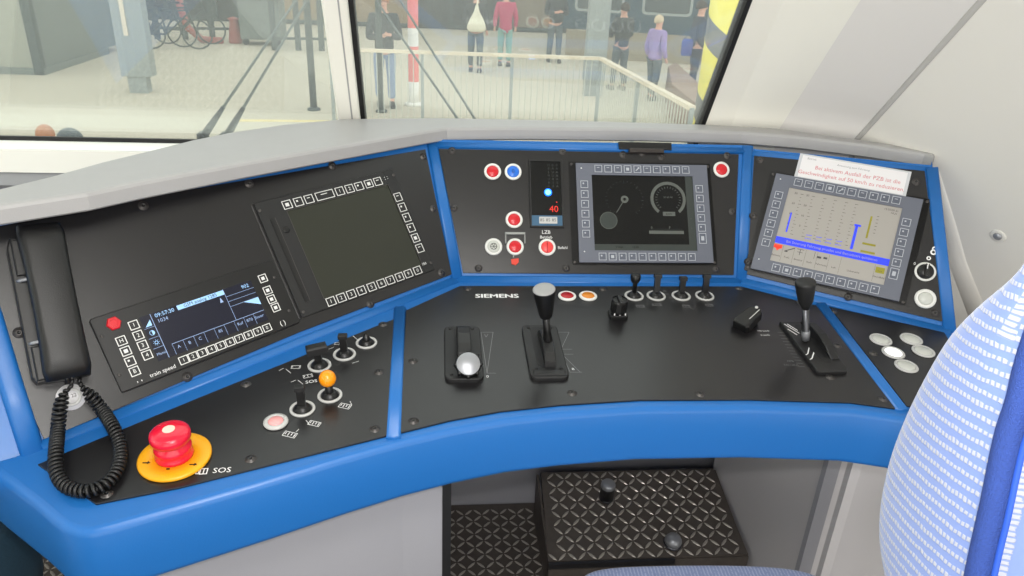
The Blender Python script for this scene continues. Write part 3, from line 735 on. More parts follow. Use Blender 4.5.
# ------------------------------------------------------------------ toggle switches with a grey ring
def toggle(px, py, label, kind='paddle', tilt=(0, 0), group=None, gap=True, hgt=.04, k='D', r=.0185, ringm=None):
    t = thing('toggle_switch', label, 'switch', dframe(px, py, 0, k, .0016), group)
    b = MB(); ringm = ringm or RING
    b.lathe([(r, 0), (r, .0022), (r*.97, .0032), (r*.80, .0032), (r*.77, .001), (r*.76, 0)], ringm, seg=40); b.build('ring', t)
    b = MB(); b.lathe([(r*.74, 0), (r*.72, .003), (r*.5, .0075), (r*.3, .0095), (0, .0105)], BLACK, seg=28); b.build('boot', t)
    T = Matrix.Rotation(R_(tilt[0]), 4, 'X') @ Matrix.Rotation(R_(tilt[1]), 4, 'Y')
    b = MB()
    if kind == 'paddle':
        b.box(-.0055, .0055, -.0035, .0035, .006, hgt, BLACK, T, bevel=.001)
        b.box(-.0072, .0072, -.005, .005, hgt-.006, hgt+.001, BLACKM, T, bevel=.001)
    elif kind == 'wide':
        b.box(-.0055, .0055, -.0035, .0035, .006, hgt-.006, BLACK, T, bevel=.001)
        b.prism([(-.016, -.008), (.016, -.008), (.016, .010), (-.016, .010)], hgt-.012, hgt+.002, BLACKM, T @ Matrix.Rotation(R_(18), 4, 'Z'), .003)
    elif kind == 'ball':
        b.lathe([(.008, .006), (.0062, .012), (.0058, hgt-.008)], BLACK, T, seg=14)
    elif kind == 'cyl':
        b.lathe([(.0045, .006), (.0042, hgt-.016), (.0065, hgt-.014), (.0095, hgt-.008), (.010, hgt), (.008, hgt+.003), (0, hgt+.0035)], BLACK, T, seg=18)
    elif kind == 'stub':
        b.lathe([(.009, .006), (.006, hgt*.6), (.0035, hgt), (0, hgt)], BLACK, T, seg=14); b.box(-.0015, .0015, -.0015, .0015, hgt*.8, hgt*1.15, BLACKM, T)
    b.build('stalk', t)
    if kind == 'ball':
        b = MB(); prof = [(0.0, -1)]+[(math.cos(a), math.sin(a)) for a in [R_(-80+160*i/12) for i in range(13)]]+[(0, 1)]
        b.lathe([(p*.0128, hgt+q_*.0132) for p, q_ in prof], ORG, T, seg=24); b.build('ball_knob', t)
    return t
toggle(302.5, 409.5, 'black paddle toggle switch left of the orange ball switch', 'paddle', (-4, -2))
toggle(330, 396, 'toggle switch topped with an orange ball knob', 'ball', (-2, -3), hgt=.032)
toggle(319.5, 366, 'toggle switch with a wide black hammer head, nearest the left panel', 'wide', (-3, -4), hgt=.036, ringm=RING)
toggle(344.5, 355, 'black paddle toggle switch, middle of the three by the blue rib', 'paddle', (-3, -2), hgt=.038)
toggle(366.5, 343.5, 'short black stub switch in a grey ring, top corner of the left desk panel', 'stub', (0, 0), hgt=.020, r=.0178)
toggle(634, 296.5, 'toggle switch with a round black head, leftmost of the back row', 'cyl', (-12, 0), hgt=.042)
toggle(656, 296.5, 'back row toggle switch second from the left', 'paddle', (-12, 0), hgt=.044)
toggle(681, 296.5, 'back row toggle switch third from the left with brownish tip', 'paddle', (-8, 0), hgt=.040)
toggle(704.5, 296.5, 'back row toggle switch at the right end', 'paddle', (-12, 0), hgt=.044)

# key switch block (black rotary) on the desk
rk = thing('selector_knob', 'chunky black selector knob left of the back toggle row', 'knob', dframe(617.5, 317, 0))
b = MB(); b.rrect(0, 0, .034, .026, .004, .0016, .010, BLACK, bevel=.002); b.build('base', rk)
b = MB(); b.lathe([(.013, .010), (.0155, .016), (.0155, .034), (.014, .038), (.0135, .036), (0, .037)], BLACK, seg=12, smooth=False)
b.box(-.004, .004, -.018, .010, .036, .042, BLACKM, bevel=.0015); b.build('cap', rk)
b = MB()
for x, y in ((-.010, -.0135), (.0, -.0135), (.010, -.0135)): b.box(x-.001, x+.001, y-.0006, y, .012, .016, PRINT)
b.build('index_marks', rk)
# door-brake handle (small angular lever) near the right lever
ml = thing('mode_lever', 'small angular black mode lever left of the slanted lever plate', 'lever', dframe(748, 325, 0))
b = MB(); b.lathe([(.017, .0016), (.017, .005), (.014, .010), (.008, .012), (0, .012)], BLACK, seg=24); b.build('base', ml)
b = MB(); T = Matrix.Rotation(R_(38), 4, 'Z') @ Matrix.Rotation(R_(-14), 4, 'Y')
b.prism([(-.030, -.013), (-.024, -.017), (.020, -.014), (.029, -.007), (.029, .007), (.020, .014), (-.024, .017), (-.030, .013)], .008, .026, BLACK, T, .004)
b.build('grip', ml)
b = MB(); b.box(-.010, .022, -.008, -.0066, .0258, .0268, RING, T); b.lathe([(.003, .02), (.003, .028), (0, .0285)], RING, T @ Matrix.Translation((.024, .0, 0)), seg=10); b.build('pointer_line', ml)

# ------------------------------------------------------------------ main levers
def plate_pts(k, c, pts): return [((loc(FD[k], PLN[k], *p)-c)[0], (loc(FD[k], PLN[k], *p)-c)[1]) for p in pts]
# 1: dial lever with a metal disc
M1 = dframe(463, 355)
l1 = thing('throttle_lever', 'lever unit with a round silver knob on a curved black arm, left of the desk', 'lever', M1)
b = MB(); b.rrect(0, 0, .062, .154, .012, .0016, .0085, BLACKM, bevel=.002); b.build('base_plate', l1)
b = MB(); b.rrect(-.002, .012, .024, .112, .006, .0080, .0088, GASK); b.build('slot', l1)
b = MB()
A = []
for i in range(15):
    a = R_(18+126*i/14); A.append([(x, .004+.052*math.cos(a)*1.0, .001+.034*math.sin(a)+0) for x in ()])
prof = [(-.046, .006), (-.044, .018), (-.034, .028), (-.016, .034), (.008, .037), (.030, .034), (.046, .026), (.055, .014), (.057, .006)]
ring0 = [(-.010, y, z) for y, z in prof]; ring1 = [(.012, y, z) for y, z in prof]
b.loft([ring0, [(-.0085, y, z+.0015) for y, z in prof], [(.0105, y, z+.0015) for y, z in prof], ring1], BLACKM, smooth=False)
b.build('arm', l1)
b = MB(); T = Matrix.Translation((.006, -.061, .024)) @ Matrix.Rotation(R_(38), 4, 'X')
n = 16; prof = []
b.lathe([(.008, -.012, BLACK), (.017, -.008, BLACK), (.0205, -.002, BLACK), (.0205, .004, BLACK), (.0185, .006, BLACK), (.0180, .0062, STEEL), (.0170, .0070, STEEL), (0, .0073, STEEL)], BLACK, T, seg=32)
for i in range(8):
    a = 2*PI*i/8; b.lathe([(.0035, -.004), (.0035, .005), (0, .0055)], BLACK, T @ Matrix.Translation((.0195*math.cos(a), .0195*math.sin(a), 0)), seg=8)
b.build('knob', l1)
for x, y in ((-.020, -.066), (.020, -.066), (.018, .066), (-.020, .066)):
    s = MB(); s.lathe([(.0028, .0080), (.0026, .0095), (0, .0095)], BLACK, Matrix.Translation((x, y, 0)), seg=10); s.build('bolt', l1)
# 2: tall drive lever
M2 = dframe(544, 353.5)
l2 = thing('drive_lever', 'tall black drive lever with grey topped handle standing up mid desk', 'lever', M2)
b = MB(); b.rrect(0, 0, .063, .156, .012, .0016, .0085, BLACKM, bevel=.002); b.box(-.026, .026, -.073, -.060, .0085, .0105, BLACKM, bevel=.0015); b.build('base_plate', l2)
b = MB(); b.rrect(-.004, .010, .027, .118, .008, .0080, .0088, GASK); b.build('slot', l2)
b = MB(); prof = [(-.052, .006), (-.050, .018), (-.036, .026), (-.016, .030), (.008, .032), (.030, .027), (.046, .016), (.050, .006)]
b.loft([[(-.006, y, z) for y, z in prof], [(-.0045, y, z+.0015) for y, z in prof], [(.0105, y, z+.0015) for y, z in prof], [(.012, y, z) for y, z in prof]], BLACKM, smooth=False); b.build('quadrant', l2)
TT = Matrix.Translation((.004, -.004, .026)) @ Matrix.Rotation(R_(4), 4, 'X') @ Matrix.Rotation(R_(-8), 4, 'Y') @ Matrix.Scale(1.13, 4, V((0, 0, 1)))
b = MB(); b.lathe([(.0085, 0), (.0075, .01), (.0062, .02), (.0060, .052)], BLACK, TT, seg=18, sx=1.0, sy=1.35); b.build('stalk', l2)
b = MB(); b.lathe([(.0075, .046, BLACK), (.0105, .048, BLACK), (.0120, .054, BLACK), (.0155, .074, BLACK), (.0180, .090, BLACK), (.0182, .094, BLACK), (.0170, .0955, CAPG), (.0150, .0962, CAPG), (0, .0966, CAPG)], BLACK, TT, seg=32); b.build('handle', l2)
for x, y in ((-.020, -.056), (.020, -.056), (-.02, .066), (.02, .066)):
    s = MB(); s.lathe([(.0028, .0080), (.0026, .0095), (0, .0095)], BLACK, Matrix.Translation((x, y, 0)), seg=10); s.build('bolt', l2)
# 3: slanted lever
M3 = dframe(812, 349)
c3 = loc(FD['D'], PD, 812, 349); 
l3 = thing('brake_lever', 'lever on a slanted black plate with white stripes, right side of the desk', 'lever', M3)
b = MB(); pp = plate_pts('D', c3, [(779, 325), (806, 325), (846, 371), (846, 375), (818, 375.5), (815, 374)])
b.prism(pp, .0016, .0085, BLACKM, None, .002); b.build('base_plate', l3)
b = MB(); sp = plate_pts('D', c3, [(793, 329), (806, 328), (826, 345), (832, 362), (829, 367), (820, 364), (806, 350)])
b.prism(sp, .0080, .0089, GASK); b.build('slot', l3)
b = MB()
qd = plate_pts('D', c3, [(800, 326), (806, 335), (815, 348), (823, 357), (831, 364)])
zz = [.008, .024, .029, .022, .008]
r0 = []; r1 = []
fine = 9
def interp(A, t):
    x = t*(len(A)-1); i = min(int(x), len(A)-2); f = x-i; return tuple(a+(b_-a)*f for a, b_ in zip(A[i], A[i+1]))
prf = [interp([(x, y, z_) for (x, y), z_ in zip(qd, zz)], i/8) for i in range(9)]
def shiftx(P, dx, dz=0): return [(x+dx, y, z_+dz) for x, y, z_ in P]
b.loft([shiftx(prf, -.002), shiftx(prf, 0, .0015), shiftx(prf, .012, .0015), shiftx(prf, .014)], GASK, smooth=False); b.build('quadrant', l3)
def st3(segs):
    for a, c_ in segs:
        p = plate_pts('D', c3, [a, c_]); line(b, p[0][0], p[0][1], p[1][0], p[1][1], .0018, PRINT, .0088)
b = MB(); st3([((783, 328), (800, 338.5)), ((786, 328), (798, 335.5)), ((786.5, 333), (796, 339)), ((808, 351), (806.5, 358)), ((813, 355.5), (810.5, 363)), ((813, 355.5), (815, 355.5)), ((808, 351), (811, 350.5)), ((806.5, 358), (804.5, 359)), ((810.5, 363), (808.5, 363.5))]); b.build('stripe_marks', l3)
p = loc(M3, PD, 808, 336, .02)
TT = Matrix.Translation((p.x-.002, p.y, .012)) @ Matrix.Rotation(R_(-4), 4, 'X') @ Matrix.Rotation(R_(-13), 4, 'Y') @ Matrix.Scale(1.22, 4, V((0, 0, 1)))
b = MB(); b.lathe([(.006, 0), (.0075, .010, STEEL), (.0070, .016, STEEL), (.0058, .018, STEELD), (.0064, .06, STEELD)], BLACKM, TT, seg=18); b.build('stalk', l3)
b = MB(); b.lathe([(.0066, .052), (.0090, .058), (.0125, .064), (.0150, .078), (.0172, .092), (.0168, .095), (.014, .0965), (0, .097)], BLACKM, TT, seg=32); b.build('handle', l3)

# ------------------------------------------------------------------ emergency stop
es = thing('emergency_stop_button', 'red mushroom emergency stop on a yellow round plate', 'button', dframe(175.5, 459))
b = MB(); b.lathe([(.0450, .0016), (.0462, .003), (.0462, .006), (.044, .0075), (.0245, .0080), (.0235, .006)], YEL, seg=56)
for a, t in ((-155, '◄'), (-35, '►'), (-90, '▼')):
    x, y = .035*math.cos(R_(a)), .035*math.sin(R_(a))
    if a != -90: b.box(x-.004, x+.004, y-.0008, y+.0008, .0080, .0084, BLACK); b.poly([(x+.006, y, .0084), (x+.002, y+.003, .0084), (x+.002, y-.003, .0084)], BLACK)
    else: b.box(x*0-.002, .002, -.0285, -.026, .0080, .0084, BLACK)
b.build('yellow_plate', es)
b = MB(); b.lathe([(.0235, .006), (.0243, .009), (.0240, .012), (.0222, .015), (.0232, .019), (.0240, .022), (.0225, .026), (.0188, .030), (.0178, .032)], REDMUSH, seg=48); b.build('collar', es)
b = MB(); b.lathe([(.0170, .030), (.0225, .0325), (.0252, .036), (.0258, .042), (.0246, .0465), (.0205, .0495), (.012, .0512), (.0078, .0517), (.0077, .0517, mat('cap_dot', (232, 205, 190), .4)), (0, .0519, MATS['cap_dot'])], REDMUSH, seg=48); b.build('mushroom_head', es)

# ------------------------------------------------------------------ cab shell
RK = R_(29)
W0 = zp(HZ).at(600, 121.0) + V((0, .012, 0))
WP = Plane(W0, (0, -math.cos(RK), -math.sin(RK)))     # raked windscreen plane
WD = V((0, -math.sin(RK), math.cos(RK)))               # up along the windscreen
GZ = CZ-2.55                                           # platform level
ZT = 2.05
def ext(p, z, d=WD): return p + d*((z-p.z)/d.z)
def wbar(name, pxs, z0, z1, m, front=.012, back=.02, bevel=0):
    """strip on the windscreen plane between two pixel edges at mid height, running up the rake"""
    b = MB(); P_ = [ext(WP.at(*p), z0) for p in pxs]; Q_ = [ext(WP.at(*p), z1) for p in pxs]
    n = WP.n
    vs = [P_[0]+n*front, P_[1]+n*front, P_[1]-n*back, P_[0]-n*back]; ws = [Q_[0]+n*front, Q_[1]+n*front, Q_[1]-n*back, Q_[0]-n*back]
    b.loft([vs, ws], m, smooth=False); o = b.build(name, bevel=bevel); return struct(o)
wbar('trim_1', ((337, 100), (359.5, 100)), .95, ZT, CREAM, .030, .05, bevel=.006)
wbar('trim_2', ((352.5, 110), (354, 110)), .95, ZT, HOOD, .0305, .0)
wbar('trim_3', ((358.5, 100), (364, 100)), .95, ZT, GASK, .012, .02)
wbar('trim_4', ((703.5, 110), (708, 110)), 1.0, ZT, GASK, .014, .02)
# glass
GL = bpy.data.materials.new('windscreen_glass'); GL.use_nodes = True; nt_ = GL.node_tree; nt_.nodes.clear()
o_ = nt_.nodes.new('ShaderNodeOutputMaterial'); tr = nt_.nodes.new('ShaderNodeBsdfTransparent'); tr.inputs[0].default_value = (.90, .93, .92, 1)
gl_ = nt_.nodes.new('ShaderNodeBsdfGlossy'); gl_.inputs['Roughness'].default_value = .02; gl_.inputs[0].default_value = (.9, .95, .95, 1)
df = nt_.nodes.new('ShaderNodeBsdfDiffuse'); df.inputs[0].default_value = (.75, .8, .78, 1)  # diffuse share paints the veil of reflections as haze over the view
m1 = nt_.nodes.new('ShaderNodeMixShader'); m1.inputs[0].default_value = .12; m2 = nt_.nodes.new('ShaderNodeMixShader'); m2.inputs[0].default_value = .15
nt_.links.new(tr.outputs[0], m1.inputs[1]); nt_.links.new(gl_.outputs[0], m1.inputs[2]); nt_.links.new(m1.outputs[0], m2.inputs[1]); nt_.links.new(df.outputs[0], m2.inputs[2]); nt_.links.new(m2.outputs[0], o_.inputs[0])
def pane(name, xa_, xb_, z0):
    b = MB(); A = V((xa_, 0, 0)); 
    def wpnt(x, z): 
        p = WP.p + WD*((z-WP.p.z)/WD.z); return V((x, p.y, z))
    a, c, d, e = wpnt(xa_, z0), wpnt(xb_, z0), wpnt(xb_, ZT), wpnt(xa_, ZT)
    b.loft([[a, c, c-WP.n*.006, a-WP.n*.006], [e, d, d-WP.n*.006, e-WP.n*.006]], GL, smooth=False)
    return struct(b.build(name))
gx = lambda px, py: WP.at(px, py).x
xl, xr_ = gx(342, 100), gx(706, 110)
glz = WP.at(100, 137).z
pane('window_1', -1.5, xl, glz-.02)
pane('window_2', gx(360, 100), xr_, 1.0)
def sheet(name, segs, m, z0=-.0, thick=.02):
    b = MB(); b.loft(segs, m, cap=False, smooth=False); return b
# front wall and sills on the left
def yzp(px, py, y): q = yp(y).at(px, py); return (q.y, q.z)
g0 = WP.at(60, 137.5)
prof = []
p0 = (g0.y+.01, g0.z); p1 = yzp(60, 140.5, g0.y-.012); p2 = yzp(60, 149.5, g0.y-.055); p3 = yzp(60, 173, g0.y-.085); p4 = yzp(60, 186, g0.y-.10)
def extr(name, prof, x0, x1, m):
    b = MB(); b.loft([[V((x0, y, z)) for y, z in prof], [V((x1, y, z)) for y, z in prof]], m, smooth=False); return struct(b.build(name))
extr('trim_5', [p0, (g0.y-.014, g0.z+.004), (g0.y-.016, g0.z-.006), (g0.y+.01, g0.z-.008)], -1.5, xl+.03, GASK)
extr('trim_6', [(g0.y+.02, g0.z-.006), p1, p2, (p2[0], p2[1]-.02), (g0.y+.02, g0.z-.03)], -1.5, xl+.03, mat('sill_white', (246, 246, 240), .4))
extr('trim_7', [(p2[0]+.01, p2[1]-.002), (p2[0]-.002, p2[1]-.003), p3, (p3[0]+.03, p3[1])], -1.5, -.2, WALLG)
extr('trim_8', [(p3[0]+.02, p3[1]), (p3[0]+.004, p3[1]-.001), p4, (p4[0]+.03, p4[1])], -1.5, -.2, mat('sill_grey', (150, 150, 152), .5))
b = MB(); b.box(-1.5, 1.6, 1.66, 1.70, 0, .95, KICK); struct(b.build('wall_front'))
# black trough between sill and hood, below sight line
# right pillar and side wall
hb_ = zp(1.06)
def down(px, py, d): return ext(zp(HZ-.01).at(px, py), .70, V((0, 0, 1))), ext(zp(HZ-.01).at(px, py), ZT, d)
rk2 = V((0, -math.sin(R_(38)), math.cos(R_(38)))); rk3 = V((0, -math.sin(R_(42)), math.cos(R_(42))))
cols = []
g1 = WP.at(707.5, 110); g2 = WP.at(729, 122.5); 
for p, d in ((ext(g1, HZ-.01)+WP.n*.012, WD), (ext(g2, HZ-.01)+WP.n*.014, WD), (zp(HZ-.01).at(778, 131), rk2), (zp(HZ-.01).at(855, 141), rk3)):
    cols.append((V((p.x, p.y, .72)), p, ext(p, ZT, d)))
XW = cols[-1][1].x+.004
# frame strip | groove | pillar | pillar return | groove | side wall
def quadstrip(name, i, j, m, o0=0, o1=0):
    b = MB(); a, c = cols[i], cols[j]
    for k in range(2):
        vs = [a[k], c[k], c[k+1], a[k+1]]; b.poly(vs, m)
    # thickness outwards
    return b, a, c
def solid_strip(name, i, j, m, gap=0.0, t=.03):
    a, c = cols[i], cols[j]; d = (c[1]-a[1]); d.z = 0; L_ = d.length; d.normalize(); n = V((-d.y, d.x, 0)); n = n if n.y > 0 or n.x > 0 else -n
    A = [a[0]]+[a[1].lerp(a[2], i/14) for i in range(15)]; C = [c[0]]+[c[1].lerp(c[2], i/14) for i in range(15)]
    b = MB(); NX = 6; rows = [[b.bm.verts.new(p.lerp(q, j/NX)) for j in range(NX+1)] for p, q in zip(A, C)]
    back = [[b.bm.verts.new(p+n*t), b.bm.verts.new(q+n*t)] for p, q in zip(A, C)]
    for i in range(len(rows)-1):
        for j in range(NX): b.face([rows[i][j], rows[i][j+1], rows[i+1][j+1], rows[i+1][j]], m, True)
        b.face([back[i][0], back[i+1][0], back[i+1][1], back[i][1]], m)
    return struct(b.build(name))
solid_strip('trim_9', 0, 1, CREAM, .004)
solid_strip('trim_10', 1, 2, CREAM, 0)
solid_strip('trim_11', 2, 3, WALLD, 0)
dk = cols[1]; b = MB(); b.loft([[p+V((-.008, .008, 0)), p+V((.004, .008, 0)), p+V((.004, .02, 0)), p+V((-.008, .02, 0))] for p in dk], HOOD, smooth=False); struct(b.build('trim_12'))
# rounded dark groove between pillar and wall
b = MB(); c = cols[3]; b.tube([p+V((.002, .001, 0)) for p in c], .0065, mat('groove_grey', (172, 170, 167), .6), seg=12); struct(b.build('trim_13'))
# side wall: vertical plane from the groove back past the camera
b = MB()
c0, c1, c2 = cols[3]
S = [(c1.y, .0, c1.y), ]
wd = V((.20, -.30, 0)).normalized()
WR_ = Plane(c1, rk3.cross(wd)) if (rk3.cross(wd)).x < 0 else Plane(c1, wd.cross(rk3))
def wr_at(y, z):
    a = (z-c1.z)/rk3.z; p = c1+rk3*a; return p+wd*((y-p.y)/wd.y)
F_ = [wr_at(c1.y+.9*(c1.z)*.9, 0.0), c1, c2, wr_at(-1.3, ZT), wr_at(-1.3, 0)]; F_[0] = c1+rk3*((0-c1.z)/rk3.z)
b.loft([F_, [p+V((.03, .0, 0)) for p in F_]], WALLG, smooth=False)
wr = struct(b.build('wall_right'))
print('wall corners', F_)
# soft raised fold of the lining beside the desk
fa, fb, fc = WR_.at(938, 172), WR_.at(958, 262), WR_.at(990, 345)
b = MB(); rings = []
for q, k in ((fa, .2), (fa.lerp(fb, .5), .7), (fb, 1), (fc, 1.2)):
    sd = WR_.n.cross((fc-fa).normalized()).normalized()
    rings.append([q+sd*x*k+WR_.n*z for x, z in ((-.03, -.004), (-.018, .0016*k), (-.006, .0042*k), (.004, .0045*k), (.014, .0022*k), (.026, -.004))])
b.loft(rings, WALLG); struct(b.build('trim_14'))
bp_ = WR_.at(998, 236)
sc_ = thing('wall_bolt', 'silver domed bolt on the pale side wall right of the desk', 'bolt', Matrix.Translation(bp_) @ WR_.n.to_track_quat('Z', 'Y').to_matrix().to_4x4())
b = MB(); b.lathe([(.0155, 0), (.014, .0012), (.010, .0014)], WALLG, seg=28); b.build('washer', sc_)
b = MB(); b.lathe([(.0085, .001), (.0082, .003), (.006, .0055), (.003, .0068), (0, .007)], STEEL, seg=24); b.build('head', sc_)
# rest of the cab
b = MB(); b.box(-1.5, 2.9, -1.3, 1.70, -.05, 0, mat('floor_grey', (70, 68, 66), .6, noise=.2, nscale=30)); struct(b.build('floor'))
yt = (WP.p+WD*((ZT-WP.p.z)/WD.z)).y
b = MB(); b.box(-1.5, 2.9, -1.3, yt+.05, ZT, ZT+.04, CREAM); struct(b.build('ceiling'))
b = MB(); b.box(-1.5, 2.9, -1.34, -1.3, 0, ZT, WALLG); struct(b.build('wall_back'))
b = MB(); b.box(-1.54, -1.5, -1.3, 1.70, 0, 1.0, WALLG); b.box(-1.54, -1.5, -1.3, -.9, 1.0, ZT, WALLG); struct(b.build('wall_left'))
b = MB(); b.box(-1.53, -1.52, -.9, 1.3, 1.0, ZT, GL); struct(b.build('window_3'))

# chequer plate -----------------------------------------------------
def checker(b, inside, x0, x1, y0, y1, M, s=.0245):
    nx = int((x1-x0)/s); ny = int((y1-y0)/s)
    for i in range(nx):
        for j in range(ny):
            x = x0+(i+.5)*s; y = y0+(j+.5)*s
            if not inside(x, y): continue
            a = PI/4 if (i+j) % 2 else -PI/4
            ca, sa = math.cos(a), math.sin(a); l, w = .0150, .0034
            def q(u, v, z): return (x+u*ca-v*sa, y+u*sa+v*ca, z)
            bs = b.verts([q(-l, 0, .0002), q(-l*.4, -w, .0002), (q(l*.4, -w, .0002)), q(l, 0, .0002), q(l*.4, w, .0002), q(-l*.4, w, .0002)], M)
            tp = b.verts([q(-l*.65, 0, .0018), q(-l*.3, -w*.45, .0021), (q(l*.3, -w*.45, .0021)), q(l*.65, 0, .0018), q(l*.3, w*.45, .0021), q(-l*.3, w*.45, .0021)], M)
            b.face(tp, BARM)
            for k in range(6): b.face([bs[k], bs[(k+1) % 6], tp[(k+1) % 6], tp[k]], BARM)
b = MB()
b.box(-1.2, .62, .95, 1.655, .0005, .004, FLOORM); 
checker(b, lambda x, y: (x > pe_[0]+.01 and y > 1.2) or x < -.42, -1.2, .60, .95, 1.65, Matrix.Translation((0, 0, .004)))
struct(b.build('trim_15'))
def plane_x(px, py, y, z=None): return yp(y).at(px, py)
# footrest: inclined chequer plate
yn, yf = 1.335, 1.60
n1 = yp(yn).at(549, 556); n2 = yp(yn).at(747, 560); f1 = yp(yf).at(541, 474); f2 = yp(yf).at(713, 467)
zn = (n1.z+n2.z)/2; zf = (f1.z+f2.z)/2; xL = (n1.x+f1.x)/2; 
print('footrest', n1, n2, f1, f2)
FRp = plane3(V((n1.x, yn, zn)), V((n2.x, yn, zn)), V((f1.x, yf, zf)))
fr_ = thing('footrest', 'sloping dark chequer plate footrest under the desk', 'footrest', Matrix.Translation((n1.x, yn, 0)))
MF = Matrix((V((1, 0, 0)), FRp.n.cross(V((1, 0, 0))), FRp.n)).transposed().to_4x4(); MF.translation = V((0, 0, zn))
if MF.col[1].xyz.y < 0: print('warn MF')
wx = n2.x-n1.x; ly = (V((0, yf, zf))-V((0, yn, zn))).length
def Lf(p): return (fr_.matrix_basis @ MF).inverted() @ p
ol = [Lf(V((n1.x, yn, zn))), Lf(V((n2.x, yn, zn))), Lf(V((f2.x, yf, zf))), Lf(V((f1.x, yf, zf)))]
b = MB(); b.prism([(p.x, p.y) for p in ol], -.006, 0, FLOORM, MF)
def inq(x, y):
    for i in range(4):
        a, c_ = ol[i], ol[(i+1) % 4]; d = V((c_.x-a.x, c_.y-a.y)).normalized()
        if d.x*(y-a.y)-d.y*(x-a.x) < .010: return False
    return True
checker(b, inq, -.05, wx+.05, 0, ly, MF)
b.build('tread_plate', fr_)
b = MB(); b.box(0, wx, -.004, .010, -zn, zn-.004, FLOORM); b.box(0, wx*.62, -.012, -.004, zn-.018, zn+.002, STEELD); b.box(0, wx*.62, -.016, -.012, zn-.030, zn-.012, FLOORM)
for s_ in (0, wx-.006):
    b.loft([[(s_, 0, -zn+.05), (s_, 0, zn-.006), (s_, yf-yn, zf-.006), (s_, yf-yn, -zn+.05)], [(s_+.006, 0, -zn+.05), (s_+.006, 0, zn-.006), (s_+.006, yf-yn, zf-.006), (s_+.006, yf-yn, -zn+.05)]], FLOORM, smooth=False)
b.build('front_lip', fr_)
def on_fr(px, py): return FRp.at(px, py)
k1 = on_fr(606, 498)
pd = thing('foot_pedal', 'cylindrical foot switch standing at the back of the footrest', 'pedal', Matrix.Translation(k1) @ Matrix.Rotation(R_(8), 4, 'X'))
b = MB(); b.lathe([(.019, -.002), (.019, .004), (.016, .006)], STEELD, seg=24); b.lathe([(.0185, .004, STEELD), (.0190, .044, STEELD), (.0192, .046, STEEL), (.0188, .052, STEEL), (.0175, .055, STEEL), (.012, .0575, STEEL), (0, .058, STEEL)], STEEL, seg=32); b.build('cylinder', pd)
k2 = on_fr(672.5, 543)
pk = thing('foot_button', 'round shiny dome foot button on the footrest plate', 'button', Matrix.Translation(k2) @ FRp.n.to_track_quat('Z', 'Y').to_matrix().to_4x4())
b = MB(); b.lathe([(.024, .0005), (.0235, .004), (.021, .006)], STEELD, seg=28); b.lathe([(.021, .004), (.0215, .012), (.018, .020), (.010, .025), (0, .0265)], STEEL, seg=32); b.build('dome', pk)

# ------------------------------------------------------------------ driver's seat
def fabric(name, base, dash, axis, per, dper, rot, thr=.5, mixd=.8):
    m = bpy.data.materials.new(name); m.use_nodes = True; nt = m.node_tree; N = nt.nodes; L = nt.links; bs = N['Principled BSDF']
    bs.inputs['Roughness'].default_value = .9; bs.inputs['Sheen Weight'].default_value = .3
    tc = N.new('ShaderNodeTexCoord'); mp = N.new('ShaderNodeMapping'); mp.inputs['Rotation'].default_value = rot
    L.new(tc.outputs['Object'], mp.inputs['Vector']); sp = N.new('ShaderNodeSeparateXYZ'); L.new(mp.outputs[0], sp.inputs[0])
    def mth(op, a, b_=None):
        n = N.new('ShaderNodeMath'); n.operation = op
        for i, x in ((0, a), (1, b_)):
            if x is None: continue
            if isinstance(x, (int, float)): n.inputs[i].default_value = x
            else: L.new(x, n.inputs[i])
        return n.outputs[0]
    A = sp.outputs[axis[0]]; B = sp.outputs[axis[1]]
    nz_ = N.new('ShaderNodeTexNoise'); nz_.inputs['Scale'].default_value = 160; L.new(tc.outputs['Object'], nz_.inputs['Vector'])
    wob = mth('MULTIPLY', mth('SUBTRACT', nz_.outputs['Fac'], .5), 2.4)
    s1 = mth('SINE', mth('ADD', mth('MULTIPLY', A, 2*PI/per), wob))
    s2 = mth('SINE', mth('ADD', mth('MULTIPLY', B, 2*PI/dper), mth('MULTIPLY', wob, 1.5)))
    row = mth('MULTIPLY', mth('SUBTRACT', s1, thr-.25), 4); row = mth('MINIMUM', mth('MAXIMUM', row, 0), 1)
    dsh = mth('MULTIPLY', mth('ADD', s2, .75), 2.2); dsh = mth('MINIMUM', mth('MAXIMUM', dsh, .15), 1)
    f = mth('MULTIPLY', mth('MULTIPLY', row, dsh), mixd)
    mx = N.new('ShaderNodeMix'); mx.data_type = 'RGBA'; mx.inputs[6].default_value = (*lin(base), 1); mx.inputs[7].default_value = (*lin(dash), 1)
    L.new(f, mx.inputs[0]); L.new(mx.outputs[2], bs.inputs['Base Color'])
    bp = N.new('ShaderNodeBump'); bp.inputs['Strength'].default_value = .5; bp.inputs['Distance'].default_value = .0012; L.new(f, bp.inputs['Height']); L.new(bp.outputs[0], bs.inputs['Normal'])
    return m
F1 = fabric('seat_fabric_side', (106, 126, 176), (166, 167, 170), (2, 1), .0072, .0028, (R_(5), 0, 0), .5)
F2 = fabric('seat_fabric_back', (106, 126, 176), (166, 167, 170), (0, 2), .017, .0036, (0, 0, 0))
F3 = fabric('seat_fabric_cushion', (116, 130, 168), (150, 160, 190), (0, 1), .006, .5, (0, 0, 0), .4)
FZ = mat('seat_zip_blue', (38, 66, 138), .8, bump=1, bscale=1500, noise=.25, nscale=600)
XS = .30
sp_ = xp(XS)
frp = [(1052, 235), (1024, 271), (985, 301), (952, 333), (926, 374), (905, 416), (889, 458), (880, 496), (877, 530), (880, 560), (890, 600), (905, 640)]
bkp = [(1065, 255), (1045, 300), (1030, 340), (1021, 370), (1014, 400), (1004, 430), (996, 465), (989, 500), (982, 530), (975, 562), (966, 605), (958, 650)]
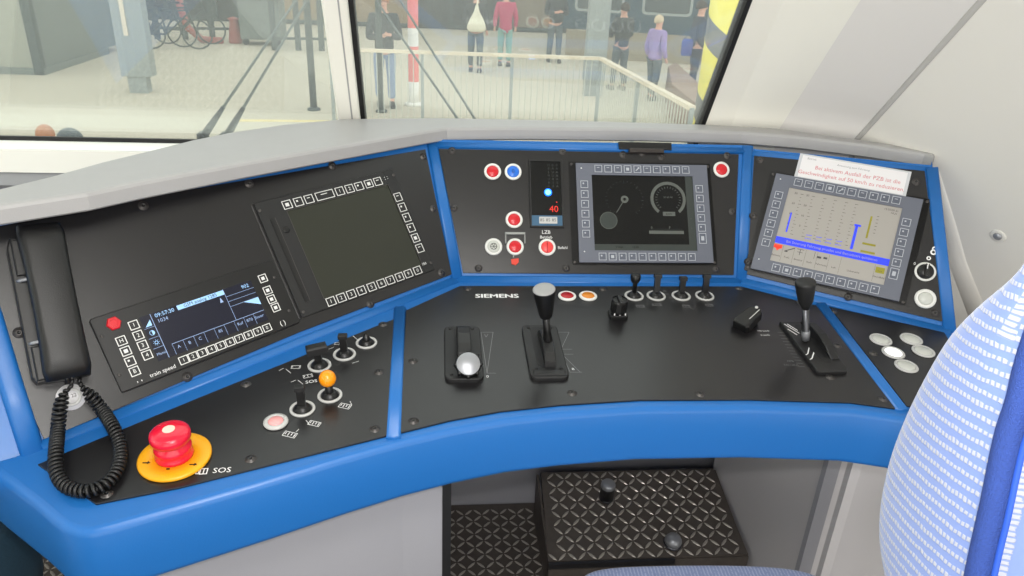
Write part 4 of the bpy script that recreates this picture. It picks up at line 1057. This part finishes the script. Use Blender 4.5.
st_ = thing('driver_chair', 'driver seat in light blue fabric with white dashed stripes at the right', 'seat', Matrix.Translation((.48, .42, 0)))
SI = st_.matrix_basis.inverted()
def smooth_pts(P, n): return catmull([V((a, b_, 0)) for a, b_ in P], n)
frp = [(x-13, y-3) for x, y in frp]; FPp = smooth_pts(frp, 3); BPp = smooth_pts(bkp, 3)
FW = [sp_.at(p.x, p.y) for p in FPp]; BW = [sp_.at(p.x, p.y) for p in BPp]
print('seat side', FW[0], FW[-1], BW[0], BW[-1])
wid = .40
b = MB(); rings = []
for i, (p, q) in enumerate(zip(FW, BW)):
    u = (p-q); T_ = u.length; u.normalize()
    ins = .035*max(0, 1-i/7)**2
    # section from back edge round the left side to the front and across, local (x, along u)
    sec = []
    prof = [(.200, -.016), (.10, -.018), (.05, -.014), (.020, -.006), (.006, .0), (.0, .010), (-.004, T_*.3), (-.005, T_*.6), (-.001, T_*.85), (.010, T_*.98), (.030, T_*1.04), (.06, T_*1.05), (.12, T_*1.02), (.20, T_*1.0)]
    full = prof+[(wid-x, y) for x, y in reversed(prof)][1:-1]
    for x, y in full: sec.append(SI @ (q+u*y+V((x, 0, 0))))
    rings.append(sec)
# round the top: shrink extra rings
c_top = sum((v for v in rings[0]), V())/len(rings[0])
dirn = (rings[0][0]-rings[1][0]).normalized()
extra = [[c_top+(v-c_top)*s_+V((0, 0, dz_)) for v in rings[0]] for s_, dz_ in ((.25, .040), (.6, .034), (.85, .020))]
rings = extra+rings
b.loft(rings, F1)
bm_ = b.bm; i2 = b.mi(F2)
bm_.faces.ensure_lookup_table(); nper = len(rings[0])
for f in bm_.faces:
    c = f.calc_center_median()
    n = f.normal if f.normal.length else V((0, 0, 1))
bmesh.ops.recalc_face_normals(bm_, faces=bm_.faces[:])
for f in bm_.faces:
    if f.normal.y < -.35 and len(f.verts) == 4 and abs(f.normal.x) < .8: f.material_index = i2
bk = b.build('backrest', st_)
sb_ = bk.modifiers.new('smooth', 'SUBSURF'); sb_.levels = 1; sb_.render_levels = 2
# zip strip along the back edge
b = MB()
for dx, dy, r, m_ in ((.004, -.001, .0078, FZ),):
    P_ = [SI @ (q+V((dx, dy, 0))) for q in BW]; b.tube(P_, r, m_, seg=10, flat=1)
b.tube([SI @ (q+V((.002, -.0125, 0))) for q in BW], .0018, mat('zip_teeth', (30, 72, 170), .6), seg=6)
b.build('zip', st_)
# cushion
cz = .50
cpl = zp(cz)
cfr = [cpl.at(*p) for p in [(574, 585), (580, 573), (592, 567), (620, 563.5), (690, 562), (760, 562.5), (800, 566.5), (824, 574), (835, 585)]]
b = MB()
x0_, x1_ = cfr[0].x, cfr[-1].x; yb = .42; yfr = cfr[4].y
print('cushion', cfr)
ol_ = [(p.x, p.y) for p in cfr]+[(x1_+.03, .80), (x1_+.05, yb+.1), (x1_+.05, yb), (x0_-.02, yb), (x0_-.02, yb+.1), (x0_-.01, .80)]
n = len(ol_); cxm = sum(p[0] for p in ol_)/n; cym = sum(p[1] for p in ol_)/n
rings = []
for s_, z_ in ((.93, cz-.13), (1.0, cz-.115), (1.03, cz-.06), (1.01, cz-.02), (.985, cz-.004), (.95, cz+.0005), (.80, cz-.002), (.5, cz-.004)):
    rings.append([SI @ V((cxm+(x-cxm)*s_, cym+(y-cym)*s_, z_)) for x, y in ol_])
b.loft(rings, F3); cu_ = b.build('seat_cushion', st_); cu_.modifiers.new('smooth', 'SUBSURF').render_levels = 2
b = MB(); M_ = SI @ Matrix.Translation((.42, .62, 0))
b.lathe([(.16, 0), (.16, .02), (.05, .04), (.045, .30), (.06, .33), (.12, .35), (.12, cz-.125)], BLACKM, M_, seg=28); b.build('pedestal', st_)
b = MB(); b.bar(SI @ V((.50, .34, .42)), SI @ V((.50, .30, .60)), .22, .03, BLACKM); b.build('back_bracket', st_)
# dark upholstered corner at the lower left: second seat
s2 = yp(.95).at(0, 560)
MS = Matrix.Translation((s2.x-.155, .95, 0))
s2_ = thing('assistant_chair', 'dark teal upholstered seat edge at the lower left corner', 'seat', MS)
b = MB(); fabt = mat('dark_teal_fabric', (36, 66, 84), .9, bump=.6, bscale=300, noise=.2, nscale=200)
zt = s2.z+.045
b.loft([[(x, y, z_) for x, y in rr(0, -.08, .36*s_, .44*s_, .12*s_, 6)] for s_, z_ in ((.9, zt-.16), (1, zt-.14), (1.03, zt-.08), (1.0, zt-.03), (.92, zt-.006), (.75, zt), (.4, zt+.003))], fabt); b.build('cushion', s2_)
b = MB(); b.lathe([(.13, .004), (.13, .02), (.04, .03), (.04, zt-.15), (.1, zt-.14)], BLACKM, Matrix.Translation((0, -.08, 0)), seg=24); b.build('pedestal', s2_)

# ------------------------------------------------------------------ outside: the platform
GP = zp(GZ)
def gp(px, py): return GP.at(px, py)
PLAT = mat('platform_concrete', (194, 187, 168), .85, noise=.06, nscale=.8)
b = MB(); b.poly([(-60, 3.6, GZ), (60, 3.6, GZ), (60, 90, GZ), (-60, 90, GZ)], PLAT); struct(b.build('trim_16'))
GG = mat('station_grey', (120, 128, 122), .7, noise=.08, nscale=2)
GD = mat('station_dark', (62, 64, 62), .8, noise=.15, nscale=1.5)
GB = mat('brown_stone', (140, 128, 110), .8, noise=.1, nscale=2)
DKM = mat('dark_iron', (66, 76, 74), .5)
BARL = mat('bar_grey', (196, 198, 186), .6)
RAILM = mat('rail_cream', (226, 214, 190), .45)
PST = mat('post_grey', (150, 158, 156), .5)
OPN = mat('shop_opening', (150, 130, 100), .7, noise=.2, nscale=1.2)
# station facade
yF = 26
bl = thing('station_building', 'dark station front wall with pale openings beyond the platform', 'building', Matrix.Translation((-6, yF, GZ)))
b = MB(); b.box(-30, 40, 0, 3, 0, 7, GD); b.build('wall', bl)
b = MB(); b.box(-30, 40, -.25, 0, 5.0, 6.0, GG); b.build('canopy_beam', bl)
for i, (x, w_, m_) in enumerate([(-7.0, 3.2, GG), (-2.6, 1.6, GD), (.4, 2.0, OPN), (3.0, 2.4, OPN), (6.4, 1.2, GD), (8.4, 1.4, GB), (11, 2.2, GG), (14.2, 1.2, OPN), (16.2, 2.0, GG), (19.0, 1.5, GB)]):
    b = MB(); b.box(x, x+w_, -.08, .02, .05, 3.4, m_); b.rframe(0, 0, w_, 3.35, .1, 0, .12, DKM, Matrix.Translation((x+w_/2, -.06, 1.72)) @ Matrix.Rotation(PI/2, 4, 'X')); b.build('bay', bl)
# left shelter
p = gp(43, 75)
sh_ = thing('platform_shelter', 'large pale grey panelled kiosk at the far left of the platform', 'kiosk', Matrix.Translation((p.x, p.y, GZ)))
b = MB(); b.box(-6, 0, .04, 3.8, .12, 3.4, GG); b.build('wall', sh_)
b = MB(); b.box(-6, -.12, 0, .04, .12, 3.4, mat('kiosk_panel', (160, 162, 148), .6)); b.build('front_panel', sh_)
b = MB(); b.box(-6, .05, -.03, 3, 0, .13, GG); b.build('plinth', sh_)
b = MB(); b.box(-.12, .04, -.05, .1, 0, 3.4, DKM); b.build('corner_post', sh_)
# roof column
def column(px, py, w_, label, hgt=5, m_=PST, strip=False, foot=.6):
    p = gp(px, py); t = thing('roof_column', label, 'column', Matrix.Translation((p.x, p.y, GZ)))
    b = MB(); b.prism([(-w_/2, 0), (-w_*.22, -w_*.12), (w_*.1, -w_*.12), (w_/2, 0), (w_*.5, w_*.5), (-w_*.5, w_*.5)], .28, hgt, m_); b.build('shaft', t)
    b = MB(); b.box(-w_*foot/2, w_*foot/2, -.02, w_*.4, 0, .30, m_); b.build('foot', t)
    if strip:
        b = MB(); b.box(-w_*.13, -.0, -w_*.12-.03, -w_*.12, .95, 1.80, RAILM); b.build('cover_strip', t)
    return t
column(139.5, 93, .50, 'grey steel roof column with a cream strip on the left platform', strip=True)
column(593, 96, .40, 'grey steel roof column beyond the corner of the railing', m_=PST, foot=.9)
# thin poles
def pole(name, px, py, r, hgt, m_, label, cat='pole', segs=None):
    p = gp(px, py); t = thing(name, label, cat, Matrix.Translation((p.x, p.y, GZ)))
    b = MB()
    if segs:
        z_ = 0
        prof = []
        for h_, mm in segs: prof += [(r, z_, mm), (r, z_+h_, mm)]; z_ += h_
        prof.append((0, z_, segs[-1][1])); b.lathe(prof, m_, seg=20)
    else: b.lathe([(r, 0), (r, hgt), (0, hgt)], m_, seg=16)
    b.build('shaft', t); b = MB(); b.lathe([(r*1.9, 0), (r*1.9, .03), (r, .05)], m_, seg=20); b.build('base', t); return t
pole('lamp_post', 314, 110, .055, 5, DKM, 'dark thin lamp post left of the windscreen pillar')
pole('lamp_post', 381.5, 112, .05, 5, DKM, 'dark thin post in front of the man in jeans')
WR = mat('marker_red', (236, 120, 112), .5); WW = mat('marker_white', (238, 236, 230), .5)
pole('marker_post', 414, 105, .088, 3.2, WW, 'red and white banded marker post behind the railing', 'post', [(.40, WW), (.58, WR), (.29, WW), (.58, WR), (.29, WW), (.50, WR), (.5, WW)])
# railing
ra = GP.at; 
zr = 1.10
def rail_pt(px, py): q = zp(GZ+zr).at(px, py); return q
R0, R1, R2 = rail_pt(330, 49), rail_pt(601, 58.5), rail_pt(692, 108)
def railing(A, B, label, nb):
    t = thing('platform_railing', label, 'railing', Matrix.Translation((A.x, A.y, GZ)))
    a = V((0, 0, zr)); c = V((B.x-A.x, B.y-A.y, zr)); 
    b = MB(); b.bar(a, c, .08, .045, RAILM); b.build('handrail', t)
    d = c-a; L_ = d.length; u = d.normalized(); npn = max(2, int(L_/1.9)+1)
    for i in range(1 if nb else 0, npn+1):
        q = a+u*(L_*i/npn); s_ = MB(); s_.bar((q.x, q.y, 0), (q.x, q.y, zr), .045, .045, PST, (1, 0, 0)); s_.build('post', t)
    for i in range(npn):
        s_ = MB(); q0 = a+u*(L_*i/npn+.04); q1 = a+u*(L_*(i+1)/npn-.04)
        for z_ in (.10,): s_.bar((q0.x, q0.y, z_), (q1.x, q1.y, z_), .03, .025, RAILM)
        m_ = int((q1-q0).length/.085)
        for k_ in range(1, m_): 
            w_ = q0.lerp(q1, k_/m_); s_.bar((w_.x, w_.y, .10), (w_.x, w_.y, zr-.02), .012, .012, BARL, (1, 0, 0))
        s_.build('bar_panel', t)
    return t
railing(R0, R1, 'cream topped railing running across behind the windscreen', 0)
railing(R1, R2, 'cream topped railing running from the corner towards the train', 1)
# barriers and bicycles on the far left
def barrier(px0, px1, py, label, red=False):
    A = gp(px0, py); B = gp(px1, py+1); t = thing('barrier', label, 'barrier', Matrix.Translation((A.x, A.y, GZ)))
    L_ = (B-A).length; ang = math.atan2(B.y-A.y, B.x-A.x); T = Matrix.Rotation(ang, 4, 'Z')
    b = MB()
    for z_ in (.25, 1.25): b.box(0, L_, -.03, .03, z_, z_+.06, DKM if z_ < 1 else PST, T)
    b.build('rail', t); n_ = 4
    for i in range(n_): b = MB(); b.box(L_*i/(n_-1)-.07, L_*i/(n_-1)+.07, -.05, .05, 0, 1.3, DKM, T); b.build('post', t)
barrier(158, 240, 39, 'dark barrier fence with pale top rail behind the bicycles')
barrier(275, 345, 50, 'low barrier rails between lamp post and pillar')
def bicycle(px, py, ang, label):
    p = gp(px, py); t = thing('bicycle', label, 'bicycle', Matrix.Translation((p.x, p.y, GZ)) @ Matrix.Rotation(R_(ang), 4, 'Z'), 'parked bicycles')
    for x in (-.52, .52):
        b = MB(); b.tube([(x+.33*math.cos(2*PI*i/20), 0, .34+.33*math.sin(2*PI*i/20)) for i in range(20)], .02, DKM, seg=6, closed=True)
        for i in range(6): a = PI*i/6; b.tube([(x-.32*math.cos(a), 0, .34-.32*math.sin(a)), (x+.32*math.cos(a), 0, .34+.32*math.sin(a))], .004, PST, seg=4)
        b.build('wheel', t)
    b = MB()
    for a, c_ in (((-.52, 0, .34), (-.15, 0, .34)), ((-.52, 0, .34), (-.22, 0, .85)), ((-.15, 0, .34), (-.25, 0, .95)), ((-.15, 0, .34), (.36, 0, .80)), ((-.22, 0, .85), (.36, 0, .88)), ((.52, 0, .34), (.34, 0, 1.0))): b.tube([a, c_], .02, DKM, seg=8)
    b.build('frame', t)
    b = MB(); b.box(-.36, -.14, -.06, .06, .95, 1.0, BLACKM, bevel=.01); b.build('saddle', t)
    b = MB(); b.tube([(.28, -.28, 1.05), (.36, -.2, 1.02), (.34, 0, 1.0), (.36, .2, 1.02), (.28, .28, 1.05)], .016, DKM, seg=8); b.build('handlebar', t)
for i, (x, y, a, lb) in enumerate([(161, 47, 12, 'dark parked bicycle nearest the grey column'), (176, 49, 12, 'dark parked bicycle, second from the grey column'), (191, 44, 12, 'dark parked bicycle just left of the red hoop')]): bicycle(x, y, a, lb)
p = gp(207, 43); REDL = mat('hoop_red', (190, 106, 96), .5)
b = MB(); b.tube([(-.55, 0, 1.3), (-.55, 0, .8), (-.42, 0, .35), (-.1, 0, .08), (.4, 0, .06)], .09, REDL, seg=12)
tag(b.build('bent_guard_hoop', None, Matrix.Translation((p.x, p.y, GZ))), 'faded red bent tube standing by the barrier', 'hoop')
p = gp(236, 43); b = MB(); b.lathe([(.16, 0), (.18, .05), (.10, .55), (.16, .6), (0, .65)], REDL, Matrix.Translation((p.x, p.y, GZ)), seg=16); tag(b.build('litter_bollard'), 'small faded red bollard right of the barrier', 'bollard')
p = gp(265, 44)
bn = thing('waste_container', 'dark grey waste container on the platform near the lamp post', 'container', Matrix.Translation((p.x, p.y, GZ)))
b = MB(); b.prism([(-.5, -.4), (.5, -.4), (.5, .4), (-.5, .4)], .15, 1.1, GG); b.build('body', bn)
b = MB(); b.prism([(-.55, -.45), (.55, -.45), (.55, .45), (-.55, .45)], 1.1, 1.2, DKM, None, .03); b.build('lid', bn)
for x in (-.4, .4): b = MB(); b.lathe([(.08, -.03), (.08, .03)], BLACK, Matrix.Translation((x, -.3, .08)) @ Matrix.Rotation(PI/2, 4, 'X'), seg=14); b.build('wheel', bn)
# yellow floor line
b = MB(); q = [gp(238, 119.5), gp(330, 120.5), gp(330, 122), gp(236, 121.5)]; b.prism([(v.x, v.y) for v in q], GZ, GZ+.004, mat('line_yellow', (226, 206, 140), .7)); tag(b.build('floor_line'), 'pale yellow painted line on the platform floor', 'line')
# yellow and dark striped post: helical bands on a cylinder
YB = bpy.data.materials.new('hazard_stripes'); YB.use_nodes = True; nt = YB.node_tree; N = nt.nodes; L = nt.links
tc = N.new('ShaderNodeTexCoord'); sp = N.new('ShaderNodeSeparateXYZ'); L.new(tc.outputs['Object'], sp.inputs[0])
def mth(op, a, b_=None):
    n_ = N.new('ShaderNodeMath'); n_.operation = op
    for i, x in ((0, a), (1, b_)):
        if x is None: continue
        if isinstance(x, (int, float)): n_.inputs[i].default_value = x
        else: L.new(x, n_.inputs[i])
    return n_.outputs[0]
an = mth('ARCTAN2', sp.outputs[1], sp.outputs[0])
s_ = mth('SINE', mth('ADD', mth('MULTIPLY', sp.outputs[2], 2*PI/.86), mth('ADD', an, 1.0)))
g_ = mth('GREATER_THAN', s_, -.45)
mx = N.new('ShaderNodeMix'); mx.data_type = 'RGBA'; mx.inputs[6].default_value = (*lin((120, 122, 122)), 1); mx.inputs[7].default_value = (*lin((250, 240, 110)), 1)
L.new(g_, mx.inputs[0]); L.new(mx.outputs[2], N['Principled BSDF'].inputs['Base Color'])
q = zp(GZ+1.0).at(713, 100)
t = thing('hazard_post', 'thick post with yellow and grey slanting stripes at the right window edge', 'post', Matrix.Translation((q.x, q.y, GZ)))
print('hazard', q)
r = .021*(q-C0).length
b = MB(); b.lathe([(r, 0), (r, 3.6), (0, 3.6)], YB, seg=40); b.build('shaft', t)
b = MB(); b.lathe([(r*1.3, 0), (r*1.3, .06), (r, .08)], GG, seg=32); b.build('base', t)
# low wall behind the slanting railing
A_, B_ = gp(650, 86), gp(690, 112)
lw = [zp(GZ+.55).at(*p) for p in ((668, 66), (676, 62), (700, 84), (697, 104), (672, 84))]
b = MB(); b.prism([(v.x, v.y) for v in lw], GZ, GZ+.55, mat('planter_stone', (150, 128, 112), .8), None, .02); tag(b.build('low_wall'), 'low beige stone wall behind the slanting railing', 'wall')
# teal passenger train on the far track
A_ = gp(600, 30); t0 = V((2.2, 24.0, GZ))
tr_ = thing('passenger_train', 'dark teal passenger coach standing beyond the people on the right', 'train', Matrix.Translation((7.5, 19.0, GZ)) @ Matrix.Rotation(R_(-14), 4, 'Z'))
TE = mat('train_teal', (38, 66, 82), .35); TEL = mat('train_beige', (150, 140, 118), .6)
b = MB(); b.prism([(-4.4, 0), (14, 0), (14, 2.8), (-4.4, 2.8)], .70, 3.6, TE, None, .25); b.build('body', tr_)
b = MB(); b.box(-4.3, 14, -.01, 2.7, 0.0, .70, TEL); b.build('skirt', tr_)
for i in range(9):
    b = MB(); x = -3.5+i*1.7; M_ = Matrix.Translation((x, -.01, 1.62)) @ Matrix.Rotation(PI/2, 4, 'X')
    b.rrect(0, 0, 1.25, .95, .12, 0, .03, PST, M_); b.rrect(0, 0, 1.12, .82, .08, .03, .035, mat('train_glass', (70, 78, 80), .15), M_); b.build('window', tr_)
# wipers outside the glass
def wiper(a, c_, w_, label, grp, head=.3):
    P_ = Plane(WP.p-WP.n*.05, WP.n); A = P_.at(*a); B = P_.at(*c_); t = thing('windscreen_wiper', label, 'wiper', Matrix.Translation(A), grp)
    d = B-A; b = MB(); b.tube([(0, 0, 0), d*.5, d], [w_, w_*.8, w_*.6], mat('wiper_grey', (120, 128, 126), .5), seg=8); b.build('arm', t)
    b = MB(); b.tube([(0, 0, 0), d*head*.5, d*head], [w_*2.6, w_*2.1, w_*1.3], BLACKM, seg=8); b.build('spring_cover', t)
    b = MB(); b.lathe([(w_*4, -.02), (w_*4, .006), (w_*2, .012)], BLACKM, seg=14); b.build('spindle', t)
    return t
wiper((203, 137), (311, -22), .0034, 'left arm of the wiper pair on the left windscreen pane', None, .22)
wiper((226, 137), (330, -38), .0034, 'right arm of the wiper pair on the left windscreen pane', None, .20)
wiper((488, 140), (378, -35), .0032, 'right arm of the wiper pair on the right windscreen pane', None, .05)
wiper((472, 140), (352, -35), .0032, 'left arm of the wiper pair on the right windscreen pane', None, .05)

# ------------------------------------------------------------------ people on the platform
def skin(name, nodes, edges, m, parent, lvl=2):
    me = bpy.data.meshes.new(name); me.from_pydata([n[:3] for n in nodes], edges, []); me.materials.append(m)
    o = bpy.data.objects.new(name, me); COL.objects.link(o); o.parent = parent
    md = o.modifiers.new('skin', 'SKIN'); md.use_smooth_shade = True
    for i, n in enumerate(nodes):
        sv = me.skin_vertices[0].data[i]; sv.radius = (n[3], n[4] if len(n) > 4 else n[3]); sv.use_root = (i == 0)
    s_ = o.modifiers.new('sub', 'SUBSURF'); s_.levels = 1; s_.render_levels = lvl
    return o
SKIN = mat('skin', (222, 170, 148), .6)
def person(p, hgt, face, label, top, legs, hair, pose='hang', coat=0.0, name='person', stride=.06, hair_long=False, cap=False, shoes=BLACKM, group=None):
    """p = feet, face = heading in degrees (0 = facing the train)"""
    s = hgt/1.75
    t = thing(name, label, 'person', Matrix.Translation(p) @ Matrix.Rotation(R_(face), 4, 'Z') @ Matrix.Scale(s, 4), group)
    if pose == 'front':      # both hands held together in front
        eL, hL, eR, hR = (.25, -.06, 1.10), (.05, -.27, 1.18), (-.25, -.06, 1.10), (-.03, -.28, 1.16)
    elif pose == 'bag':
        eL, hL, eR, hR = (.26, .03, 1.12), (.12, -.10, 1.32), (-.25, .0, 1.10), (-.24, -.08, .86)
    else:
        eL, hL, eR, hR = (.25, .03, 1.10), (.25, -.07, .86), (-.25, .03, 1.10), (-.25, -.09, .86)
    def mixp(a, b_, f): return tuple(a[i]+(b_[i]-a[i])*f for i in range(3))
    # body: pelvis, spine, neck, arms, legs as one surface
    nd = [(0, 0, .95, .14, .10), (0, 0, 1.15, .13, .09), (0, 0, 1.36, .15, .09), (0, -.005, 1.48, .055), (0, -.015, 1.56, .06, .07), (0, -.02, 1.66, .075, .09), (0, -.01, 1.73, .05, .06),
          (.17, 0, 1.42, .05), (*eL, .04), (*mixp(eL, hL, .9), .026), (-.17, 0, 1.42, .05), (*eR, .04), (*mixp(eR, hR, .9), .026),
          (.09, 0, .88, .09), (.10, -.03-stride*.3, .50, .055), (.10, -stride, .09, .04), (.10, -.12-stride, .035, .035, .03),
          (-.09, 0, .88, .09), (-.10, -.02+stride*.3, .50, .055), (-.10, .02+stride, .09, .04), (-.10, -.10+stride, .035, .035, .03)]
    ed = [(0, 1), (1, 2), (2, 3), (3, 4), (4, 5), (5, 6), (2, 7), (7, 8), (8, 9), (2, 10), (10, 11), (11, 12), (0, 13), (13, 14), (14, 15), (15, 16), (0, 17), (17, 18), (18, 19), (19, 20)]
    for hd, el, sg in ((hL, eL, 1), (hR, eR, -1)):
        w0 = 9 if sg == 1 else 12; h_ = V(hd); dr = (V(hd)-V(el)).normalized(); sd = dr.cross(V((0, 1, 0))).normalized()
        nd.append((*h_, .028, .016)); pi_ = len(nd)-1; ed.append((w0, pi_))
        for k_ in range(4):
            q_ = h_+dr*(.075-.008*abs(k_-1.3))+sd*(.016*(k_-1.5)); nd.append((*q_, .008)); ed.append((pi_, len(nd)-1))
        q_ = h_+dr*.03+sd*.045*sg; nd.append((*q_, .009)); ed.append((pi_, len(nd)-1))
    body = skin('body', nd, ed, SKIN, t)
    # face
    b = MB(); hz_ = 1.64
    for sx_ in (-.028, .028): b.lathe([(0, -.006), (.008, 0), (0, .006)], BLACKM, Matrix.Translation((sx_, -.104, hz_+.01)), seg=8)
    b.box(-.02, .02, -.108, -.10, hz_-.055, hz_-.048, mat('lips', (170, 90, 84), .6)); b.build('face_details', t)
    b = MB(); b.lathe([(0, -.02), (.013, -.012), (.008, .02), (0, .025)], SKIN, Matrix.Translation((0, -.112, hz_-.015)), seg=8)
    for sx_ in (-.08, .08): b.lathe([(0, -.03), (.014, 0), (0, .03)], SKIN, Matrix.Translation((sx_, -.01, hz_-.01)), seg=8)
    b.build('nose_and_ears', t)
    # jacket
    lo = .92-coat
    jn = [(0, 0, 1.15, .165, .125), (0, 0, .95, .17, .13), (0, 0, 1.37, .18, .12), (0, 0, 1.47, .085, .08), (.185, 0, 1.42, .075), (*eL, .064), (*mixp(eL, hL, .82), .050), (-.185, 0, 1.42, .075), (*eR, .064), (*mixp(eR, hR, .82), .050)]
    je = [(0, 1), (0, 2), (2, 3), (2, 4), (4, 5), (5, 6), (2, 7), (7, 8), (8, 9)]
    if coat: jn.append((0, .01, lo, .20, .155)); je.append((1, 10))
    else: jn.append((0, 0, .88, .165, .13)); je.append((1, 10))
    skin('jacket', jn, je, top, t)
    ln = [(0, 0, .93, .135, .105), (.095, 0, .82, .105), (.10, -.03-stride*.3, .50, .078), (.10, -stride, .12, .068), (-.095, 0, .82, .105), (-.10, -.02+stride*.3, .50, .078), (-.10, .02+stride, .12, .068)]
    skin('trousers', ln, [(0, 1), (1, 2), (2, 3), (0, 4), (4, 5), (5, 6)], legs, t)
    for x, y in ((.10, -stride), (-.10, .02+stride)):
        b = MB(); b.loft([[(x+u, y-.04+v_, z_) for u, v_ in rr(0, -.02, .10*k_, .27*k_, .045*k_, 4)] for k_, z_ in ((.95, 0), (1, .02), (.95, .06), (.6, .10))], shoes); b.build('shoe', t)
    b = MB(); prof = [(0.0, .115)]+[(math.cos(a)*.098, .0+math.sin(a)*.115) for a in [R_(80-i*12) for i in range(9)]]
    b.lathe(prof, hair, Matrix.Translation((0, .012, 1.655)) @ Matrix.Rotation(R_(-14), 4, 'X'), seg=20, sy=1.12)
    if hair_long: b.loft([[(x, y+.05, z_) for x, y in rr(0, 0, .18*k_, .10*k_, .045*k_, 3)] for k_, z_ in ((1, 1.68), (1.08, 1.55), (.95, 1.42))], hair)
    b.build('cap' if cap else 'hair', t)
    return t
J1 = mat('jacket_black', (44, 48, 50), .8); JE = mat('jeans_blue', (128, 150, 184), .85); DG = mat('trousers_dark', (84, 96, 102), .85)
MG = mat('coat_magenta', (190, 50, 96), .8); TQ = mat('leggings_teal', (130, 176, 168), .8); PU = mat('jacket_purple', (160, 140, 196), .8); NV = mat('clothes_navy', (40, 46, 66), .85)
HR = mat('hair_ginger', (176, 112, 70), .8, bump=1, bscale=60); HB = mat('hair_blond', (208, 190, 160), .8, bump=1, bscale=60); HD = mat('hair_dark', (58, 44, 36), .8, bump=1, bscale=60)
person(gp(386, 106), 1.78, 6, 'person in black jacket and pale blue jeans with hands together', J1, JE, HR, 'front')
person(gp(475, 72), 1.70, 175, 'person carrying a white bag on the back', J1, DG, HD, 'bag')
q = gp(475, 72)
bg_ = thing('cloth_bag', 'white cloth bag hanging behind the walking person', 'bag', Matrix.Translation((q.x, q.y-.24, GZ+1.0)))
b = MB(); WB = mat('bag_white', (232, 228, 206), .8)
b.loft([[(x, y, z_) for x, y in rr(0, 0, w_, .14*w_/.4, .05*w_/.4, 4)] for w_, z_ in ((.30, -.12), (.42, -.06), (.38, .03), (.26, .16), (.12, .28), (.05, .42))], WB); b.build('sack', bg_)
b = MB(); b.tube([(0, 0, .40), (.02, .04, .5), (.03, .12, .55)], .02, WB, seg=8); b.build('handle', bg_)
person(gp(504, 66), 1.68, 180, 'person in a long magenta coat and pale teal leggings', MG, TQ, HD, 'hang', coat=.18)
person(gp(553, 62), 1.80, 5, 'person in a dark suit behind the railing', J1, DG, HD, 'front')
person(gp(650, 100), 1.53, 120, 'person with short blond hair in a purple jacket', PU, DG, HB, 'hang', coat=.1)
person(gp(617, 90), 1.66, 200, 'person in dark clothes seen from behind, left of the purple jacket', J1, DG, HD, 'front')
person(gp(690, 92), 1.75, 90, 'person in navy clothes next to the striped post', NV, NV, HD, 'hang')
q = gp(681, 92); b = MB(); b.loft([[(x, y, z_) for x, y in rr(0, 0, .22*k_, .12, .04, 4)] for k_, z_ in ((.9, .72), (1, .78), (1, .98), (.8, 1.04))], mat('bag_blue', (70, 84, 170), .7)); b.tube([(-.08, 0, 1.03), (0, 0, 1.16), (.08, 0, 1.03)], .012, NV, seg=8)
tag(b.build('shoulder_bag', None, Matrix.Translation((q.x, q.y, GZ))), 'small blue bag beside the person in navy', 'bag')
q = zp(GZ+1.16).at(44, 127); person(V((q.x, q.y, GZ)), 1.17, 190, 'person with ginger hair, only the crown above the window ledge', NV, NV, HR, 'hang')
q = zp(GZ+1.40).at(69, 131.5); person(V((q.x, q.y, GZ)), 1.41, 185, 'person in a dark cap, only its top above the window ledge', J1, DG, mat('cap_dark', (66, 76, 80), .7), 'hang', cap=True)

# ------------------------------------------------------------------ light
w = bpy.data.worlds.new('overcast'); SC.world = w; w.use_nodes = True
N = w.node_tree.nodes; Lk = w.node_tree.links; bg = N['Background']
bg.inputs[0].default_value = (1.0, .985, .95, 1); bg.inputs[1].default_value = 2.2
def area(name, loc_, size, power, rot=(0, 0, 0), col=(1, 1, 1), size_y=None):
    l = bpy.data.lights.new(name, 'AREA'); l.energy = power; l.size = size; l.color = col
    if size_y: l.shape = 'RECTANGLE'; l.size_y = size_y
    o = bpy.data.objects.new(name, l); COL.objects.link(o); o.location = loc_; o.rotation_euler = rot; return o
area('back_fill_light', (.5, -1.27, 1.1), 3.2, 30, rot=(R_(90), 0, 0), col=(1, .99, .97), size_y=1.8)  # added fill behind the camera for the knee space, not a real lamp
area('ceiling_fill_light', (-.1, .1, ZT-.03), .9, 10.5, col=(1, .97, .93), size_y=.35)  # unseen fill added to brighten the walls and cab interior
fl_ = bpy.data.lights.new('camera_flash', 'AREA'); fl_.energy = 6; fl_.size = .03; fl_.color = (1, .98, .96)
fo = bpy.data.objects.new('camera_flash', fl_); COL.objects.link(fo)
fo.matrix_world = Matrix.Translation(C0 + RM @ V((.03, .06, .0))) @ RM.to_4x4()
vs = SC.view_settings; vs.view_transform = 'Standard'; vs.look = 'None'; vs.exposure = 0; vs.gamma = 1; vs.use_curve_mapping = False
SC.display_settings.display_device = 'sRGB'
